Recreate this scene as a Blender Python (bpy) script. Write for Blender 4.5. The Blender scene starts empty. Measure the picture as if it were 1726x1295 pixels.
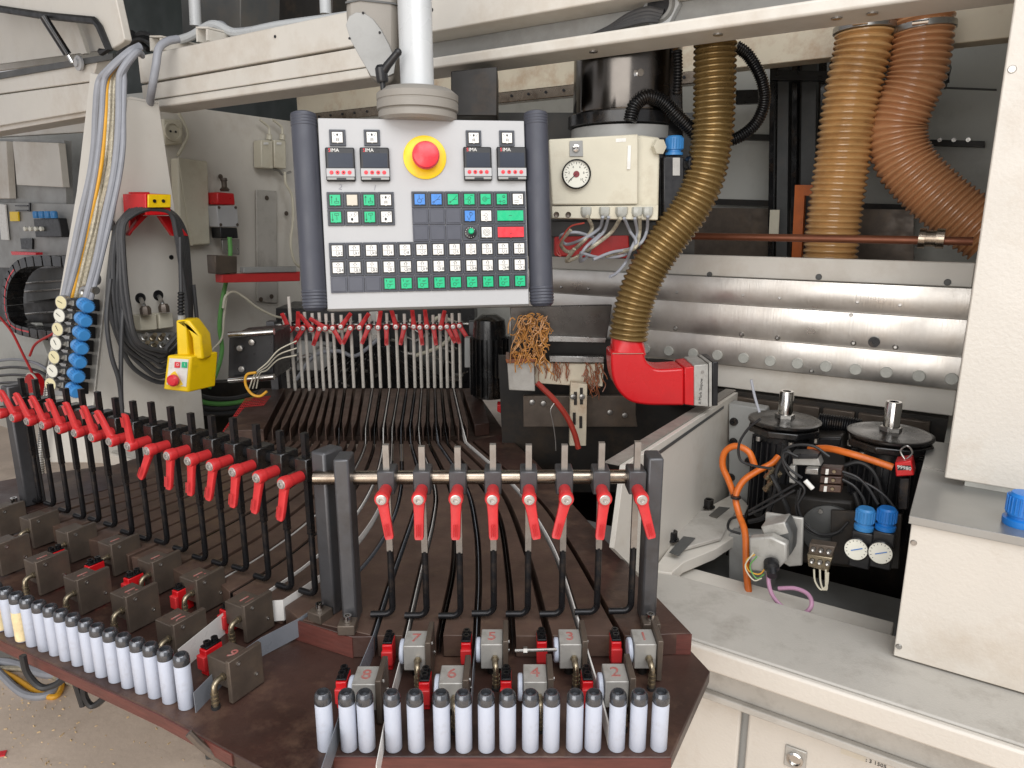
import bpy, bmesh, math, random
from mathutils import Matrix, Vector
random.seed(7)
C = bpy.context.scene
COL = C.collection
R = math.radians
# ------------------------------------------------------------------ camera
CAMZ = 1.62; PITCH = R(13.2); F = 1200.0
cam_d = bpy.data.cameras.new('camera'); cam = bpy.data.objects.new('camera', cam_d); COL.objects.link(cam)
cam.location = (0, 0, CAMZ); cam.rotation_euler = (R(90) - PITCH, 0, 0)
cam_d.sensor_width = 36; cam_d.lens = 36 * F / 1726; cam_d.clip_start = .05; cam_d.clip_end = 200
C.camera = cam
C.render.resolution_x = 1024; C.render.resolution_y = 768
# ------------------------------------------------------------------ light: a workshop lit by daylight through its open gate
C.view_settings.view_transform = 'Standard'; C.view_settings.look = 'None'
C.view_settings.exposure = 0.0; C.view_settings.gamma = 1
W = bpy.data.worlds.new('World'); C.world = W; W.use_nodes = True
W.node_tree.nodes['Background'].inputs[0].default_value = (.97, .965, 1, 1)
W.node_tree.nodes['Background'].inputs[1].default_value = .7
def area(name, loc, target, sx, sy, power, col=(1, 1, 1)):
    l = bpy.data.lights.new(name, 'AREA'); l.shape = 'RECTANGLE'; l.size = sx; l.size_y = sy; l.energy = power; l.color = col
    o = bpy.data.objects.new(name, l); COL.objects.link(o); o.location = loc
    o.rotation_euler = (Vector(target) - Vector(loc)).to_track_quat('-Z', 'Y').to_euler(); return o
area('gate_daylight', (-1.8, -3.2, 2.0), (.2, 2, .9), 4.2, 3.0, 150, (1, .965, .925))
area('roof_light', (.9, -1.2, 4.3), (.2, 2.1, .9), 4.0, 2.4, 140, (.97, .98, 1))
# ------------------------------------------------------------------ frames: camera rays and the machine axes
ct, st = math.cos(PITCH), math.sin(PITCH)
def ray(px, py):
    x = (px - 863) / F; v = (py - 647.5) / F
    return Vector((x, ct - v * st, -st - v * ct))
O = Vector((0, 0, CAMZ))
AX = R(57); UV = Vector((-math.sin(AX), math.cos(AX), 0)); NV = Vector((math.cos(AX), math.sin(AX), 0)); ZV = Vector((0, 0, 1))
def pZ(px, py, z): d = ray(px, py); return O + d * ((z - CAMZ) / d.z)
def pY(px, py, y): d = ray(px, py); return O + d * (y / d.y)
def pN(px, py, n): d = ray(px, py); return O + d * (n / d.dot(NV))
def pU(px, py, u): d = ray(px, py); return O + d * (u / d.dot(UV))
def mw(u, n, z): return UV * u + NV * n + ZV * z
def un(p): return p.dot(UV), p.dot(NV), p.z
MM = Matrix((( -UV.x, NV.x, 0, 0), (-UV.y, NV.y, 0, 0), (0, 0, 1, 0), (0, 0, 0, 1)))   # local (right, into machine, up)
# ------------------------------------------------------------------ mesh collector
class G:
    def __init__(s, m=None): s.v = []; s.f = []; s.sm = []; s.pc = []; s.m = m
    def add(s, vs, fs, smooth=True):
        b = len(s.v)
        for p in vs:
            p = Vector(p); s.v.append(s.m @ p if s.m is not None else p)
        s.pc.append((b, len(s.f)))
        for f in fs: s.f.append([b + i for i in f]); s.sm.append(smooth)
        return s
    def box(s, x0, x1, y0, y1, z0, z1):
        vs = [(x, y, z) for z in (z0, z1) for y in (y0, y1) for x in (x0, x1)]
        return s.add(vs, [(0, 2, 3, 1), (4, 5, 7, 6), (0, 1, 5, 4), (2, 6, 7, 3), (0, 4, 6, 2), (1, 3, 7, 5)], False)
    def mbox(s, u0, u1, n0, n1, z0, z1):
        vs = [mw(u, n, z) for z in (z0, z1) for n in (n0, n1) for u in (u0, u1)]
        return s.add(vs, [(0, 1, 3, 2), (4, 6, 7, 5), (0, 4, 5, 1), (2, 3, 7, 6), (0, 2, 6, 4), (1, 5, 7, 3)], False)
    def prism(s, pts, ext):
        pts = [Vector(p) for p in pts]; e = Vector(ext); n = len(pts)
        nrm = Vector((0, 0, 0))
        for i in range(n): nrm += pts[i].cross(pts[(i + 1) % n])
        if nrm.dot(e) > 0: pts.reverse()
        fs = [list(range(n)), list(range(2 * n - 1, n - 1, -1))] + [(i, i + n, (i + 1) % n + n, (i + 1) % n) for i in range(n)]
        return s.add(pts + [p + e for p in pts], fs, False)
    def ring(s, c, ax, r, n, ph=0):
        ax = Vector(ax).normalized(); a = ax.orthogonal().normalized()
        if abs(ax.z) < .99: a = Vector((0, 0, 1)).cross(ax).normalized()
        b = ax.cross(a)
        return [Vector(c) + a * (r * math.cos(ph + 2 * math.pi * i / n)) + b * (r * math.sin(ph + 2 * math.pi * i / n)) for i in range(n)]
    def lathe(s, prof, p0, ax, n=20):       # prof: (radius, distance along axis)
        p0 = Vector(p0); ax = Vector(ax).normalized(); vs = []; fs = []
        for r, h in prof: vs += s.ring(p0 + ax * h, ax, max(r, 1e-5), n)
        k = len(prof)
        for j in range(k - 1):
            for i in range(n):
                i2 = (i + 1) % n; fs.append((j * n + i, j * n + i2, (j + 1) * n + i2, (j + 1) * n + i))
        fs.append(list(range(n - 1, -1, -1))); fs.append([(k - 1) * n + i for i in range(n)])
        return s.add(vs, fs)
    def cyl(s, p0, p1, r, r2=None, n=16):
        p0 = Vector(p0); p1 = Vector(p1); L = (p1 - p0).length
        return s.lathe([(r, 0), (r if r2 is None else r2, L)], p0, p1 - p0, n)
    def tube(s, pts, r, n=8, closed=False, sq=False):
        pts = [Vector(p) for p in pts]; k = len(pts); vs = []; fs = []
        rr = r if isinstance(r, (list, tuple)) else [r] * k
        t0 = (pts[1] - pts[0]).normalized(); a = t0.orthogonal().normalized()
        if sq: a = Vector((0, 0, 1)).cross(t0).normalized() if abs(t0.z) < .9 else Vector((1, 0, 0))
        for i in range(k):
            if closed: t = (pts[(i + 1) % k] - pts[i - 1])
            else: t = pts[min(i + 1, k - 1)] - pts[max(i - 1, 0)]
            if t.length < 1e-9: t = t0
            t = t.normalized(); a = (a - t * a.dot(t)).normalized(); b = t.cross(a)
            for j in range(n):
                q = 2 * math.pi * (j + (.5 if n == 4 else 0)) / n
                vs.append(pts[i] + a * (rr[i] * math.cos(q)) + b * (rr[i] * math.sin(q)))
        for i in range(k if closed else k - 1):
            i2 = (i + 1) % k
            for j in range(n):
                j2 = (j + 1) % n; fs.append((i * n + j, i * n + j2, i2 * n + j2, i2 * n + j))
        if not closed: fs.append(list(range(n - 1, -1, -1))); fs.append([(k - 1) * n + j for j in range(n)])
        return s.add(vs, fs)
    def sphere(s, c, r, n=12, sc=(1, 1, 1)):
        vs = []; fs = []; m = n // 2
        for j in range(m + 1):
            a = math.pi * j / m
            for i in range(n):
                b = 2 * math.pi * i / n
                vs.append(Vector(c) + Vector((r * sc[0] * math.sin(a) * math.cos(b), r * sc[1] * math.sin(a) * math.sin(b), r * sc[2] * math.cos(a))))
        for j in range(m):
            for i in range(n): fs.append((j * n + i, (j + 1) * n + i, (j + 1) * n + (i + 1) % n, j * n + (i + 1) % n))
        return s.add(vs, fs)
    def text(s, t, size, M, ext=.0003):
        me = text_mesh(t, ext / size)
        vs = [M @ (v.co * size) for v in me.vertices]
        return s.add(vs, [list(p.vertices) for p in me.polygons], False)
_tm = {}
def text_mesh(t, ext):
    if t in _tm: return _tm[t]
    c = bpy.data.curves.new('t', 'FONT'); c.body = t; c.size = 1; c.extrude = .02; c.align_x = 'CENTER'; c.align_y = 'CENTER'; c.resolution_u = 3
    o = bpy.data.objects.new('t', c); COL.objects.link(o)
    bpy.context.view_layer.update()
    me = bpy.data.meshes.new_from_object(o.evaluated_get(bpy.context.evaluated_depsgraph_get()))
    bpy.data.objects.remove(o); _tm[t] = me; return me
def smooth_path(pts, k=8, closed=False):      # Catmull-Rom
    pts = [Vector(p) for p in pts]; n = len(pts); out = []
    rng = range(n) if closed else range(n - 1)
    for i in rng:
        p1, p2 = pts[i], pts[(i + 1) % n]
        p0 = pts[i - 1] if (closed or i > 0) else p1 * 2 - p2
        p3 = pts[(i + 2) % n] if (closed or i < n - 2) else p2 * 2 - p1
        for j in range(k):
            t = j / k
            out.append(.5 * ((2 * p1) + (p2 - p0) * t + (2 * p0 - 5 * p1 + 4 * p2 - p3) * t * t + (3 * p1 - p0 - 3 * p2 + p3) * t ** 3))
    if not closed: out.append(pts[-1])
    return out
def corrugated(path, r, pitch, depth, n=28, per=8):
    # resample by arc length, ripple the radius
    L = [0]
    for i in range(1, len(path)): L.append(L[-1] + (path[i] - path[i - 1]).length)
    T = L[-1]; m = int(T / pitch * per); pts = []; rr = []; j = 0
    for i in range(m + 1):
        s_ = T * i / m
        while j < len(L) - 2 and L[j + 1] < s_: j += 1
        t = (s_ - L[j]) / max(L[j + 1] - L[j], 1e-9)
        pts.append(path[j].lerp(path[j + 1], t))
        rr.append(r - depth * abs(math.cos(math.pi * i / per)) ** 3)
    return G().tube(pts, rr, n)
# ------------------------------------------------------------------ objects
ORG = {}
SPLIT = {'screw', 'bolt', 'hole', 'rivet', 'plate_screw', 'cover_screw', 'rail_bolt', 'weld_spot', 'bolt_hole', 'slot', 'contact_hole', 'cover_bolt', 'flange_bolt'}
def obj(name, g, m, parent=None, bevel=0, ang=35):
    if isinstance(g, G) and name in SPLIT and len(g.pc) > 1:
        for k, (vb, fb_) in enumerate(g.pc):
            ve, fe = (g.pc[k + 1] if k + 1 < len(g.pc) else (len(g.v), len(g.f)))
            q = G(); q.v = g.v[vb:ve]; q.f = [[i - vb for i in f] for f in g.f[fb_:fe]]; q.pc = [(0, 0)]; o = obj(name, q, m, parent, bevel, ang)
        return o
    o0 = ORG.get(parent.name, Vector((0, 0, 0))) if parent else Vector((0, 0, 0))
    if isinstance(g, G):
        if parent is None:
            xs = [v.x for v in g.v]; ys = [v.y for v in g.v]; zs = [v.z for v in g.v]
            o0 = Vector(((min(xs) + max(xs)) / 2, (min(ys) + max(ys)) / 2, min(zs)))
        me = bpy.data.meshes.new(name)
        me.from_pydata([tuple(v - o0) for v in g.v], [], g.f); me.update(); bm_ = bmesh.new(); bm_.from_mesh(me); bmesh.ops.recalc_face_normals(bm_, faces=bm_.faces); bm_.to_mesh(me); bm_.free()
        me.polygons.foreach_set('use_smooth', [True] * len(me.polygons))
        me.set_sharp_from_angle(angle=R(ang))
        me.materials.append(m)
    else: me = g
    o = bpy.data.objects.new(name, me); COL.objects.link(o)
    if parent: o.parent = parent
    else: o.location = o0
    ORG[o.name] = o0
    if bevel:
        b = o.modifiers.new('bevel', 'BEVEL'); b.width = bevel; b.segments = 2; b.limit_method = 'ANGLE'; b.angle_limit = R(40)
        b.harden_normals = False
    return o
def tag(o, label=None, cat=None, group=None, kind=None):
    if label: o['label'] = label
    if cat: o['category'] = cat
    if group: o['group'] = group
    if kind: o['kind'] = kind
    return o
def thing(name, label, cat, loc=(0, 0, 0), group=None):
    o = bpy.data.objects.new(name, None); COL.objects.link(o); o.location = loc; o.empty_display_size = .05
    ORG[o.name] = Vector(loc); return tag(o, label, cat, group)
def solo(name, g, m, label, cat, group=None, bevel=0): return tag(obj(name, g, m, None, bevel), label, cat, group)
def kids(o): return [c for c in COL.objects if c.parent == o]
def dup(root, M, label=None, group=None, km=None):
    if km is None: km = childmap()
    def cp(o, par):
        c = o.copy(); COL.objects.link(c); c.parent = par
        for ch in km.get(o.name, []): cp(ch, c)
        return c
    r = cp(root, None); r.matrix_world = M
    if label: r['label'] = label
    if group: r['group'] = group
    return r
def childmap():
    km = {}
    for o in COL.objects:
        if o.parent: km.setdefault(o.parent.name, []).append(o)
    return km
# ------------------------------------------------------------------ materials
def c(r, g, b):
    f = lambda x: (x / 255 / 12.92) if x / 255 <= .04045 else ((x / 255 + .055) / 1.055) ** 2.4
    return (f(r), f(g), f(b), 1)
def mat(name, col, rough=.5, metal=0, var=.12, scale=5, bump=0, bscale=60, dirt=None, damt=.5, dscale=3, stretch=(1, 1, 1), trans=0, coat=0, emit=None, rvar=.1, sss=0, aniso=0):
    m = bpy.data.materials.new(name); m.use_nodes = True; nt = m.node_tree; N = nt.nodes; Lk = nt.links
    b = N['Principled BSDF']; b.inputs['Roughness'].default_value = rough; b.inputs['Metallic'].default_value = metal
    tc = N.new('ShaderNodeTexCoord'); mp = N.new('ShaderNodeMapping'); mp.inputs['Scale'].default_value = stretch
    Lk.new(tc.outputs['Object'], mp.inputs[0])
    nz = N.new('ShaderNodeTexNoise'); nz.inputs['Scale'].default_value = scale; nz.inputs['Detail'].default_value = 5; nz.inputs['Roughness'].default_value = .65
    Lk.new(mp.outputs[0], nz.inputs['Vector'])
    mx = N.new('ShaderNodeMix'); mx.data_type = 'RGBA'
    mx.inputs[6].default_value = tuple(x * (1 - var) for x in col[:3]) + (1,); mx.inputs[7].default_value = tuple(min(1, x * (1 + var)) for x in col[:3]) + (1,)
    rp = N.new('ShaderNodeMapRange'); rp.inputs[1].default_value = .3; rp.inputs[2].default_value = .7
    Lk.new(nz.outputs[0], rp.inputs[0]); Lk.new(rp.outputs[0], mx.inputs[0]); out = mx.outputs[2]
    if dirt:
        n2 = N.new('ShaderNodeTexNoise'); n2.inputs['Scale'].default_value = dscale; n2.inputs['Detail'].default_value = 8; n2.inputs['Roughness'].default_value = .72
        Lk.new(mp.outputs[0], n2.inputs['Vector'])
        r2 = N.new('ShaderNodeMapRange'); r2.inputs[1].default_value = .5; r2.inputs[2].default_value = .75; r2.inputs[4].default_value = damt
        Lk.new(n2.outputs[0], r2.inputs[0])
        m2 = N.new('ShaderNodeMix'); m2.data_type = 'RGBA'; m2.inputs[7].default_value = dirt
        Lk.new(r2.outputs[0], m2.inputs[0]); Lk.new(out, m2.inputs[6]); out = m2.outputs[2]
    Lk.new(out, b.inputs['Base Color'])
    if rvar:
        n3 = N.new('ShaderNodeTexNoise'); n3.inputs['Scale'].default_value = scale * 2.3; n3.inputs['Detail'].default_value = 4
        Lk.new(mp.outputs[0], n3.inputs['Vector'])
        r3 = N.new('ShaderNodeMapRange'); r3.inputs[1].default_value = .3; r3.inputs[2].default_value = .7
        r3.inputs[3].default_value = max(.04, rough - rvar); r3.inputs[4].default_value = min(1, rough + rvar)
        Lk.new(n3.outputs[0], r3.inputs[0]); Lk.new(r3.outputs[0], b.inputs['Roughness'])
    if bump:
        n4 = N.new('ShaderNodeTexNoise'); n4.inputs['Scale'].default_value = bscale; n4.inputs['Detail'].default_value = 3
        Lk.new(mp.outputs[0], n4.inputs['Vector'])
        bp = N.new('ShaderNodeBump'); bp.inputs['Strength'].default_value = bump; bp.inputs['Distance'].default_value = .002
        Lk.new(n4.outputs[0], bp.inputs['Height']); Lk.new(bp.outputs[0], b.inputs['Normal'])
    if trans: b.inputs['Transmission Weight'].default_value = trans
    if coat: b.inputs['Coat Weight'].default_value = coat; b.inputs['Coat Roughness'].default_value = .15
    if emit: b.inputs['Emission Color'].default_value = emit[0]; b.inputs['Emission Strength'].default_value = emit[1]
    if sss: b.inputs['Subsurface Weight'].default_value = sss; b.inputs['Subsurface Radius'].default_value = (.01, .01, .01)
    if aniso: b.inputs['Anisotropic'].default_value = aniso
    return m
brown = c(96, 72, 50)
M = dict(
    cream=mat('cream_paint', c(206, 201, 191), .42, var=.06, scale=2.2, bump=.12, bscale=220, dirt=c(150, 125, 92), damt=.45, dscale=2.1),
    cream_old=mat('cream_paint_stained', c(200, 190, 168), .5, var=.1, scale=3, dirt=c(150, 98, 50), damt=.75, dscale=5),
    white=mat('white_paint', c(200, 194, 184), .38, var=.05, scale=3, bump=.35, bscale=140, dirt=c(158, 136, 108), damt=.5, dscale=2.4),
    bench=mat('bench_grey_paint', c(176, 172, 164), .5, var=.08, scale=4, bump=.25, bscale=260, dirt=c(96, 84, 70), damt=.45, dscale=9),
    grey=mat('grey_paint', c(150, 150, 147), .45, var=.08, scale=4, dirt=c(90, 80, 70), damt=.4, dscale=5),
    head=mat('warm_grey_paint', c(138, 133, 125), .5, var=.05, scale=6, bump=.15, bscale=300),
    tube=mat('pale_grey_tube', c(188, 190, 190), .3, var=.04, scale=5),
    panel=mat('panel_silver', c(173, 173, 173), .5, metal=0, var=.04, scale=4, bump=.05, bscale=400),
    handle=mat('slate_plastic', c(62, 64, 73), .5, var=.08, scale=7, bump=.12, bscale=400),
    key=mat('key_bezel_plastic', c(60, 63, 70), .45, var=.08, scale=30),
    keyd=mat('key_blank_plastic', c(72, 74, 83), .4, var=.06, scale=20),
    black=mat('black_plastic', c(26, 26, 28), .35, var=.2, scale=20),
    rubber=mat('black_rubber', c(30, 30, 31), .5, var=.2, scale=14),
    gloss=mat('black_gloss_metal', c(22, 22, 23), .22, var=.3, scale=9, dirt=c(80, 64, 48), damt=.5, dscale=8),
    ink=mat('print_ink', c(25, 28, 32), .6, var=0, rvar=0),
    red=mat('red_plastic', c(194, 44, 46), .42, var=.1, scale=12, bump=.1, bscale=200, dirt=c(120, 20, 16), damt=.5, dscale=14),
    redpaint=mat('red_paint', c(196, 24, 30), .3, var=.06, scale=6, dirt=c(140, 20, 20), damt=.4, dscale=6),
    redold=mat('red_paint_faded', c(196, 50, 50), .5, var=.14, scale=9, dirt=c(110, 50, 40), damt=.6, dscale=9),
    yellow=mat('yellow_plastic', c(240, 200, 10), .38, var=.05, scale=9, dirt=c(150, 110, 20), damt=.5, dscale=7),
    blue=mat('blue_plastic', c(60, 130, 190), .38, var=.12, scale=12),
    blued=mat('deep_blue_plastic', c(30, 112, 190), .36, var=.12, scale=12),
    green=mat('green_lens', c(24, 178, 122), .3, var=.06, scale=40),
    bluel=mat('blue_lens', c(68, 128, 200), .3, var=.06, scale=40),
    redl=mat('red_lens', c(226, 52, 62), .3, var=.06, scale=40),
    whitel=mat('white_lens', c(226, 224, 218), .35, var=.05, scale=40, dirt=c(170, 165, 150), damt=.5, dscale=30),
    beigel=mat('beige_lens', c(196, 188, 172), .4, var=.05, scale=40),
    screen=mat('dark_screen', c(40, 46, 58), .18, var=.1, scale=10, rvar=0),
    board=mat('phenolic_plywood', c(60, 42, 36), .38, var=.45, scale=5, bump=.3, bscale=90, dirt=c(120, 94, 76), damt=.7, dscale=6),
    slat=mat('phenolic_slat', c(80, 62, 53), .5, var=.32, scale=8, bump=.3, bscale=120, dirt=c(104, 86, 68), damt=.55, dscale=24),
    edge=mat('plywood_edge_red', c(92, 50, 43), .5, var=.25, scale=20, stretch=(1, 1, 8), dirt=c(70, 42, 36), damt=.5, dscale=9),
    post=mat('burnished_steel', c(84, 84, 86), .4, metal=.55, var=.14, scale=8, bump=.12, bscale=120, dirt=c(60, 52, 44), damt=.5, dscale=12),
    rod=mat('blackened_rod', c(34, 34, 36), .32, metal=.5, var=.3, scale=20, dirt=c(110, 90, 70), damt=.4, dscale=30),
    rodbright=mat('bright_drawn_steel', c(150, 144, 137), .34, metal=.6, var=.1, scale=20, dirt=c(120, 100, 84), damt=.5, dscale=18),
    combrod=mat('bright_comb_rod', c(214, 208, 198), .35, metal=.15, var=.08, scale=20, dirt=c(120, 100, 84), damt=.4, dscale=18),
    screwm=mat('zinc_screw', c(190, 186, 182), .25, metal=.7, var=.1, scale=30),
    num=mat('worn_red_marker', c(158, 92, 86), .6, var=.3, scale=60, dirt=c(150, 146, 140), damt=1, dscale=70),
    steel=mat('bare_steel', c(172, 170, 166), .32, metal=.9, var=.12, scale=20, dirt=c(110, 92, 74), damt=.5, dscale=20),
    chrome=mat('polished_steel', c(200, 198, 194), .16, metal=1, var=.08, scale=10, dirt=c(120, 96, 70), damt=.5, dscale=10),
    bar=mat('tarnished_bar', c(150, 138, 124), .25, metal=1, var=.15, scale=12, dirt=c(80, 60, 44), damt=.8, dscale=14),
    alu=mat('aluminium', c(176, 174, 168), .42, metal=.35, var=.08, scale=20, dirt=c(116, 110, 98), damt=.6, dscale=30),
    brass=mat('brass_fitting', c(150, 138, 116), .3, metal=.85, var=.15, scale=30, dirt=c(80, 64, 44), damt=.5, dscale=30),
    plate=mat('dark_plate', c(92, 82, 73), .4, metal=.4, var=.25, scale=14, bump=.1, bscale=200, dirt=c(104, 86, 66), damt=.5, dscale=14),
    nylon=mat('white_nylon', c(184, 190, 203), .4, var=.05, scale=10, dirt=c(140, 136, 134), damt=.5, dscale=22, sss=.2),
    cap=mat('dark_cap_metal', c(96, 98, 102), .25, metal=.75, var=.2, scale=40),
    tapew=mat('white_tape', c(222, 219, 214), .35, var=.04, scale=10),
    tapeg=mat('grey_tape', c(120, 124, 130), .3, var=.1, scale=10),
    tapeb=mat('black_tape', c(22, 21, 21), .3, var=.2, scale=10),
    hose=mat('gold_hose', c(138, 114, 72), .26, metal=.5, var=.22, scale=7, dirt=c(84, 62, 34), damt=.6, dscale=7),
    amber=mat('amber_hose', c(200, 156, 102), .16, var=.16, scale=7, dirt=c(120, 72, 40), damt=.6, dscale=6, coat=.4),
    amber2=mat('copper_amber_hose', c(196, 144, 102), .18, var=.2, scale=5, dirt=c(150, 92, 58), damt=.4, dscale=5, coat=.4),
    cabg=mat('grey_cable', c(150, 152, 158), .5, var=.1, scale=14),
    cabd=mat('dark_cable', c(62, 62, 63), .42, var=.15, scale=14),
    cabb=mat('braided_cable', c(176, 168, 148), .4, metal=.3, var=.35, scale=90, bump=.6, bscale=300),
    caby=mat('yellow_cable', c(226, 166, 46), .45, var=.08, scale=14),
    cabn=mat('green_cable', c(98, 158, 84), .45, var=.1, scale=14),
    cabw=mat('cream_cable', c(204, 198, 178), .45, var=.08, scale=14),
    cabr=mat('red_hose', c(150, 50, 38), .4, var=.14, scale=14),
    orange=mat('orange_hose', c(206, 104, 34), .4, var=.12, scale=14, dirt=c(110, 56, 24), damt=.6, dscale=12),
    pink=mat('pink_cable', c(176, 132, 158), .45, var=.1, scale=14),
    copper=mat('copper_rod', c(120, 72, 50), .42, metal=.5, var=.2, scale=9),
    glue=mat('dried_glue', c(190, 132, 66), .35, var=.35, scale=60, coat=.3),
    rust=mat('rusty_brown', c(132, 70, 30), .35, var=.5, scale=60, coat=.4),
    dark=mat('dark_machine_grey', c(78, 79, 78), .5, var=.25, scale=5, dirt=c(92, 78, 60), damt=.5, dscale=5),
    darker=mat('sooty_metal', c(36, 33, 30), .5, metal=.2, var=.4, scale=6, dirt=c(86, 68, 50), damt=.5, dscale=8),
    inner=mat('inner_wall_grey', c(196, 196, 189), .5, var=.06, scale=2, dirt=c(110, 104, 94), damt=.4, dscale=3),
    hall=mat('hall_wall_green', c(44, 52, 48), .6, var=.15, scale=2),
    dial=mat('gauge_dial', c(226, 224, 210), .3, var=.03, scale=20, rvar=0),
    dialc=mat('gauge_dial_cream', c(222, 212, 170), .3, var=.03, scale=20, rvar=0),
    boxp=mat('cream_plastic', c(204, 198, 178), .45, var=.06, scale=8, bump=.2, bscale=300, dirt=c(140, 120, 90), damt=.45, dscale=8),
    clear=mat('translucent_gland', c(176, 176, 168), .25, var=.06, scale=30),
    pencil=mat('pencil_mark', c(140, 140, 146), .7, var=.1),
    wood=mat('wood_chips', c(214, 186, 140), .7, var=.25, scale=50),
)
def brushed(name, col, rough):
    m = mat(name, col, rough, metal=1, var=.16, rvar=.16, scale=2.2, stretch=(1, 1, 1), dirt=c(150, 128, 100), damt=.35, dscale=2.6)
    nt = m.node_tree; N = nt.nodes; b = N['Principled BSDF']
    tc = N.new('ShaderNodeTexCoord'); mp = N.new('ShaderNodeMapping'); mp.inputs['Rotation'].default_value = (0, 0, -AX + R(90)); mp.inputs['Scale'].default_value = (260, 260, 3)
    nt.links.new(tc.outputs['Object'], mp.inputs[0]); nz = N.new('ShaderNodeTexNoise'); nz.inputs['Scale'].default_value = 1; nz.inputs['Detail'].default_value = 4
    nt.links.new(mp.outputs[0], nz.inputs['Vector'])
    bp = N.new('ShaderNodeBump'); bp.inputs['Strength'].default_value = .25; bp.inputs['Distance'].default_value = .0015
    nt.links.new(nz.outputs[0], bp.inputs['Height']); nt.links.new(bp.outputs[0], b.inputs['Normal'])
    return m
M['brushed'] = brushed('brushed_sheet', c(206, 202, 196), .42)
def slabN(g, px, n, dn): return g.prism([pN(x, y, n) for x, y in px], NV * dn)
def slabY(g, px, y0, dy): return g.prism([pY(x, y, y0) for x, y in px], Vector((0, dy, 0)))
def slabZ(g, px, z, dz): return g.prism([pZ(x, y, z) for x, y in px], Vector((0, 0, dz)))
def slabU(g, px, u, du): return g.prism([pU(x, y, u) for x, y in px], UV * du)
def basept(g):
    xs = [v.x for v in g.v]; ys = [v.y for v in g.v]; zs = [v.z for v in g.v]
    return Vector(((min(xs) + max(xs)) / 2, (min(ys) + max(ys)) / 2, min(zs)))
# ================================================================== SETTING
fl = G().box(-9, 7, -4, 9, -.1, 0)
mf = mat('concrete_floor', c(216, 198, 180), .75, var=.14, scale=2.5, bump=.5, bscale=60, dirt=c(150, 130, 112), damt=.5, dscale=4)
tag(obj('floor', fl, mf), kind='structure')
g = G()
for i in range(46):                      # corrugated sheet: ribs run along the hall
    z = .2 + i * .1
    g.mbox(-3.5, 9, 4.9, 4.9 + (.03 if i % 2 else .0) + .02, z, z + .1)
tag(obj('hall_wall', g, M['hall']), kind='structure')
tag(obj('ceiling', G().box(-9, 7, 1.2, 9, 4.75, 4.85), M['hall']), kind='structure')
# ------------------------------------------------------------------ overhead beam along the machine front
NB = 1.66
zf = lambda px, py, n=NB: pN(px, py, n).z
z_ft, z_fb, z_wt = zf(864, 75), zf(864, 97), zf(864, 30)
z_top = zf(432, 52)
uL = un(pN(240, 170, NB))[0]; uC = un(pN(640, 100, NB))[0]
T = thing('overhead_beam', 'long cream painted steel beam crossing above the control panel', 'beam', mw(1.3, NB + .1, z_fb))
obj('upper_face', G().mbox(-.1, uL, NB, NB + .16, z_wt, z_top), M['cream'], T, .004)
obj('web', G().mbox(-.1, uL, NB + .10, NB + .16, z_ft, z_wt - .001), M['grey'], T)
obj('lower_flange', G().mbox(-.1, uL, NB, NB + .13, z_fb, z_ft - .002), M['cream'], T, .006)
obj('cover_strip', G().mbox(uC, uL, NB + .003, NB + .09, z_ft + .001, z_wt - .006), M['cream'], T, .003)
g = G()
for px in (1000, 1210, 1410, 1470):
    p = pN(px, 110 - (px - 864) * .14, NB + .05); g.cyl((p.x, p.y, z_fb - .003), (p.x, p.y, z_fb + .001), .011, n=12)
obj('weld_spot', g, M['steel'], T)
g = G()
for px, py in ((464, 62), (728, 17)):
    p = pN(px, py, NB); g.cyl(p - NV * .002, p + NV * .002, .005, n=10)
obj('bolt_hole', g, M['black'], T)
# hexagonal cable gland in the beam web, with the cables that go through it
p = pN(1118, 14, NB + .1)
T = thing('cable_gland', 'grey hexagonal cable gland in the recess of the overhead beam', 'cable gland', p - NV * .03)
obj('hex_nut', G().lathe([(.047, 0), (.047, .02)], p - NV * .02, NV, 6), M['tube'], T, .002)
g = G(); g.lathe([(.034, -.012), (.037, .0), (.037, .02)], p - NV * .02, NV, 28); obj('collar', g, M['grey'], T)
obj('bore', G().cyl(p - NV * .034, p - NV * .0325, .027, n=24), M['black'], T)
for k in range(4):
    a = [pN(1118 - k * 3, 20 + k * 5, NB + .065), pN(1090, 16 + k * 6, NB + .05), pN(1060, 26 + k * 5, NB + .05), pN(1026 - k * 6, 48 + k * 3, NB + .06), pN(985 - 6 * k, 68 + 2 * k, NB + .07)]
    solo('cable', G().tube(smooth_path(a, 6), .007, 8), M['cabd'], 'dark cable running from the hexagonal gland along the beam recess, ' + ['uppermost', 'second', 'third', 'lowest'][k] + ' of four', 'cable', 'cables in the beam recess')
# rear cream beam behind, with rust
g = G(); zr1, zr0 = zf(1300, 55, 2.62), zf(1300, 108, 2.62)
T = thing('rear_beam', 'stained cream beam behind the overhead beam, above the hoses', 'beam', mw(1.2, 2.64, zr0))
obj('beam_face', G().mbox(-.5, 3.0, 2.62, 2.70, zr0, zr1 + .3), M['cream_old'], T, .003)
obj('rail', G().mbox(.9, 2.9, 2.57, 2.619, zr0 - .045, zr0 - .003), M['bar'], T, .003)
g = G()
for k in range(24):
    p = mw(.95 + k * .08, 2.569, zr0 - .022); g.cyl(p - NV * .002, p + NV * .003, .006, n=8)
obj('rail_bolt', g, M['black'], T)
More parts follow.
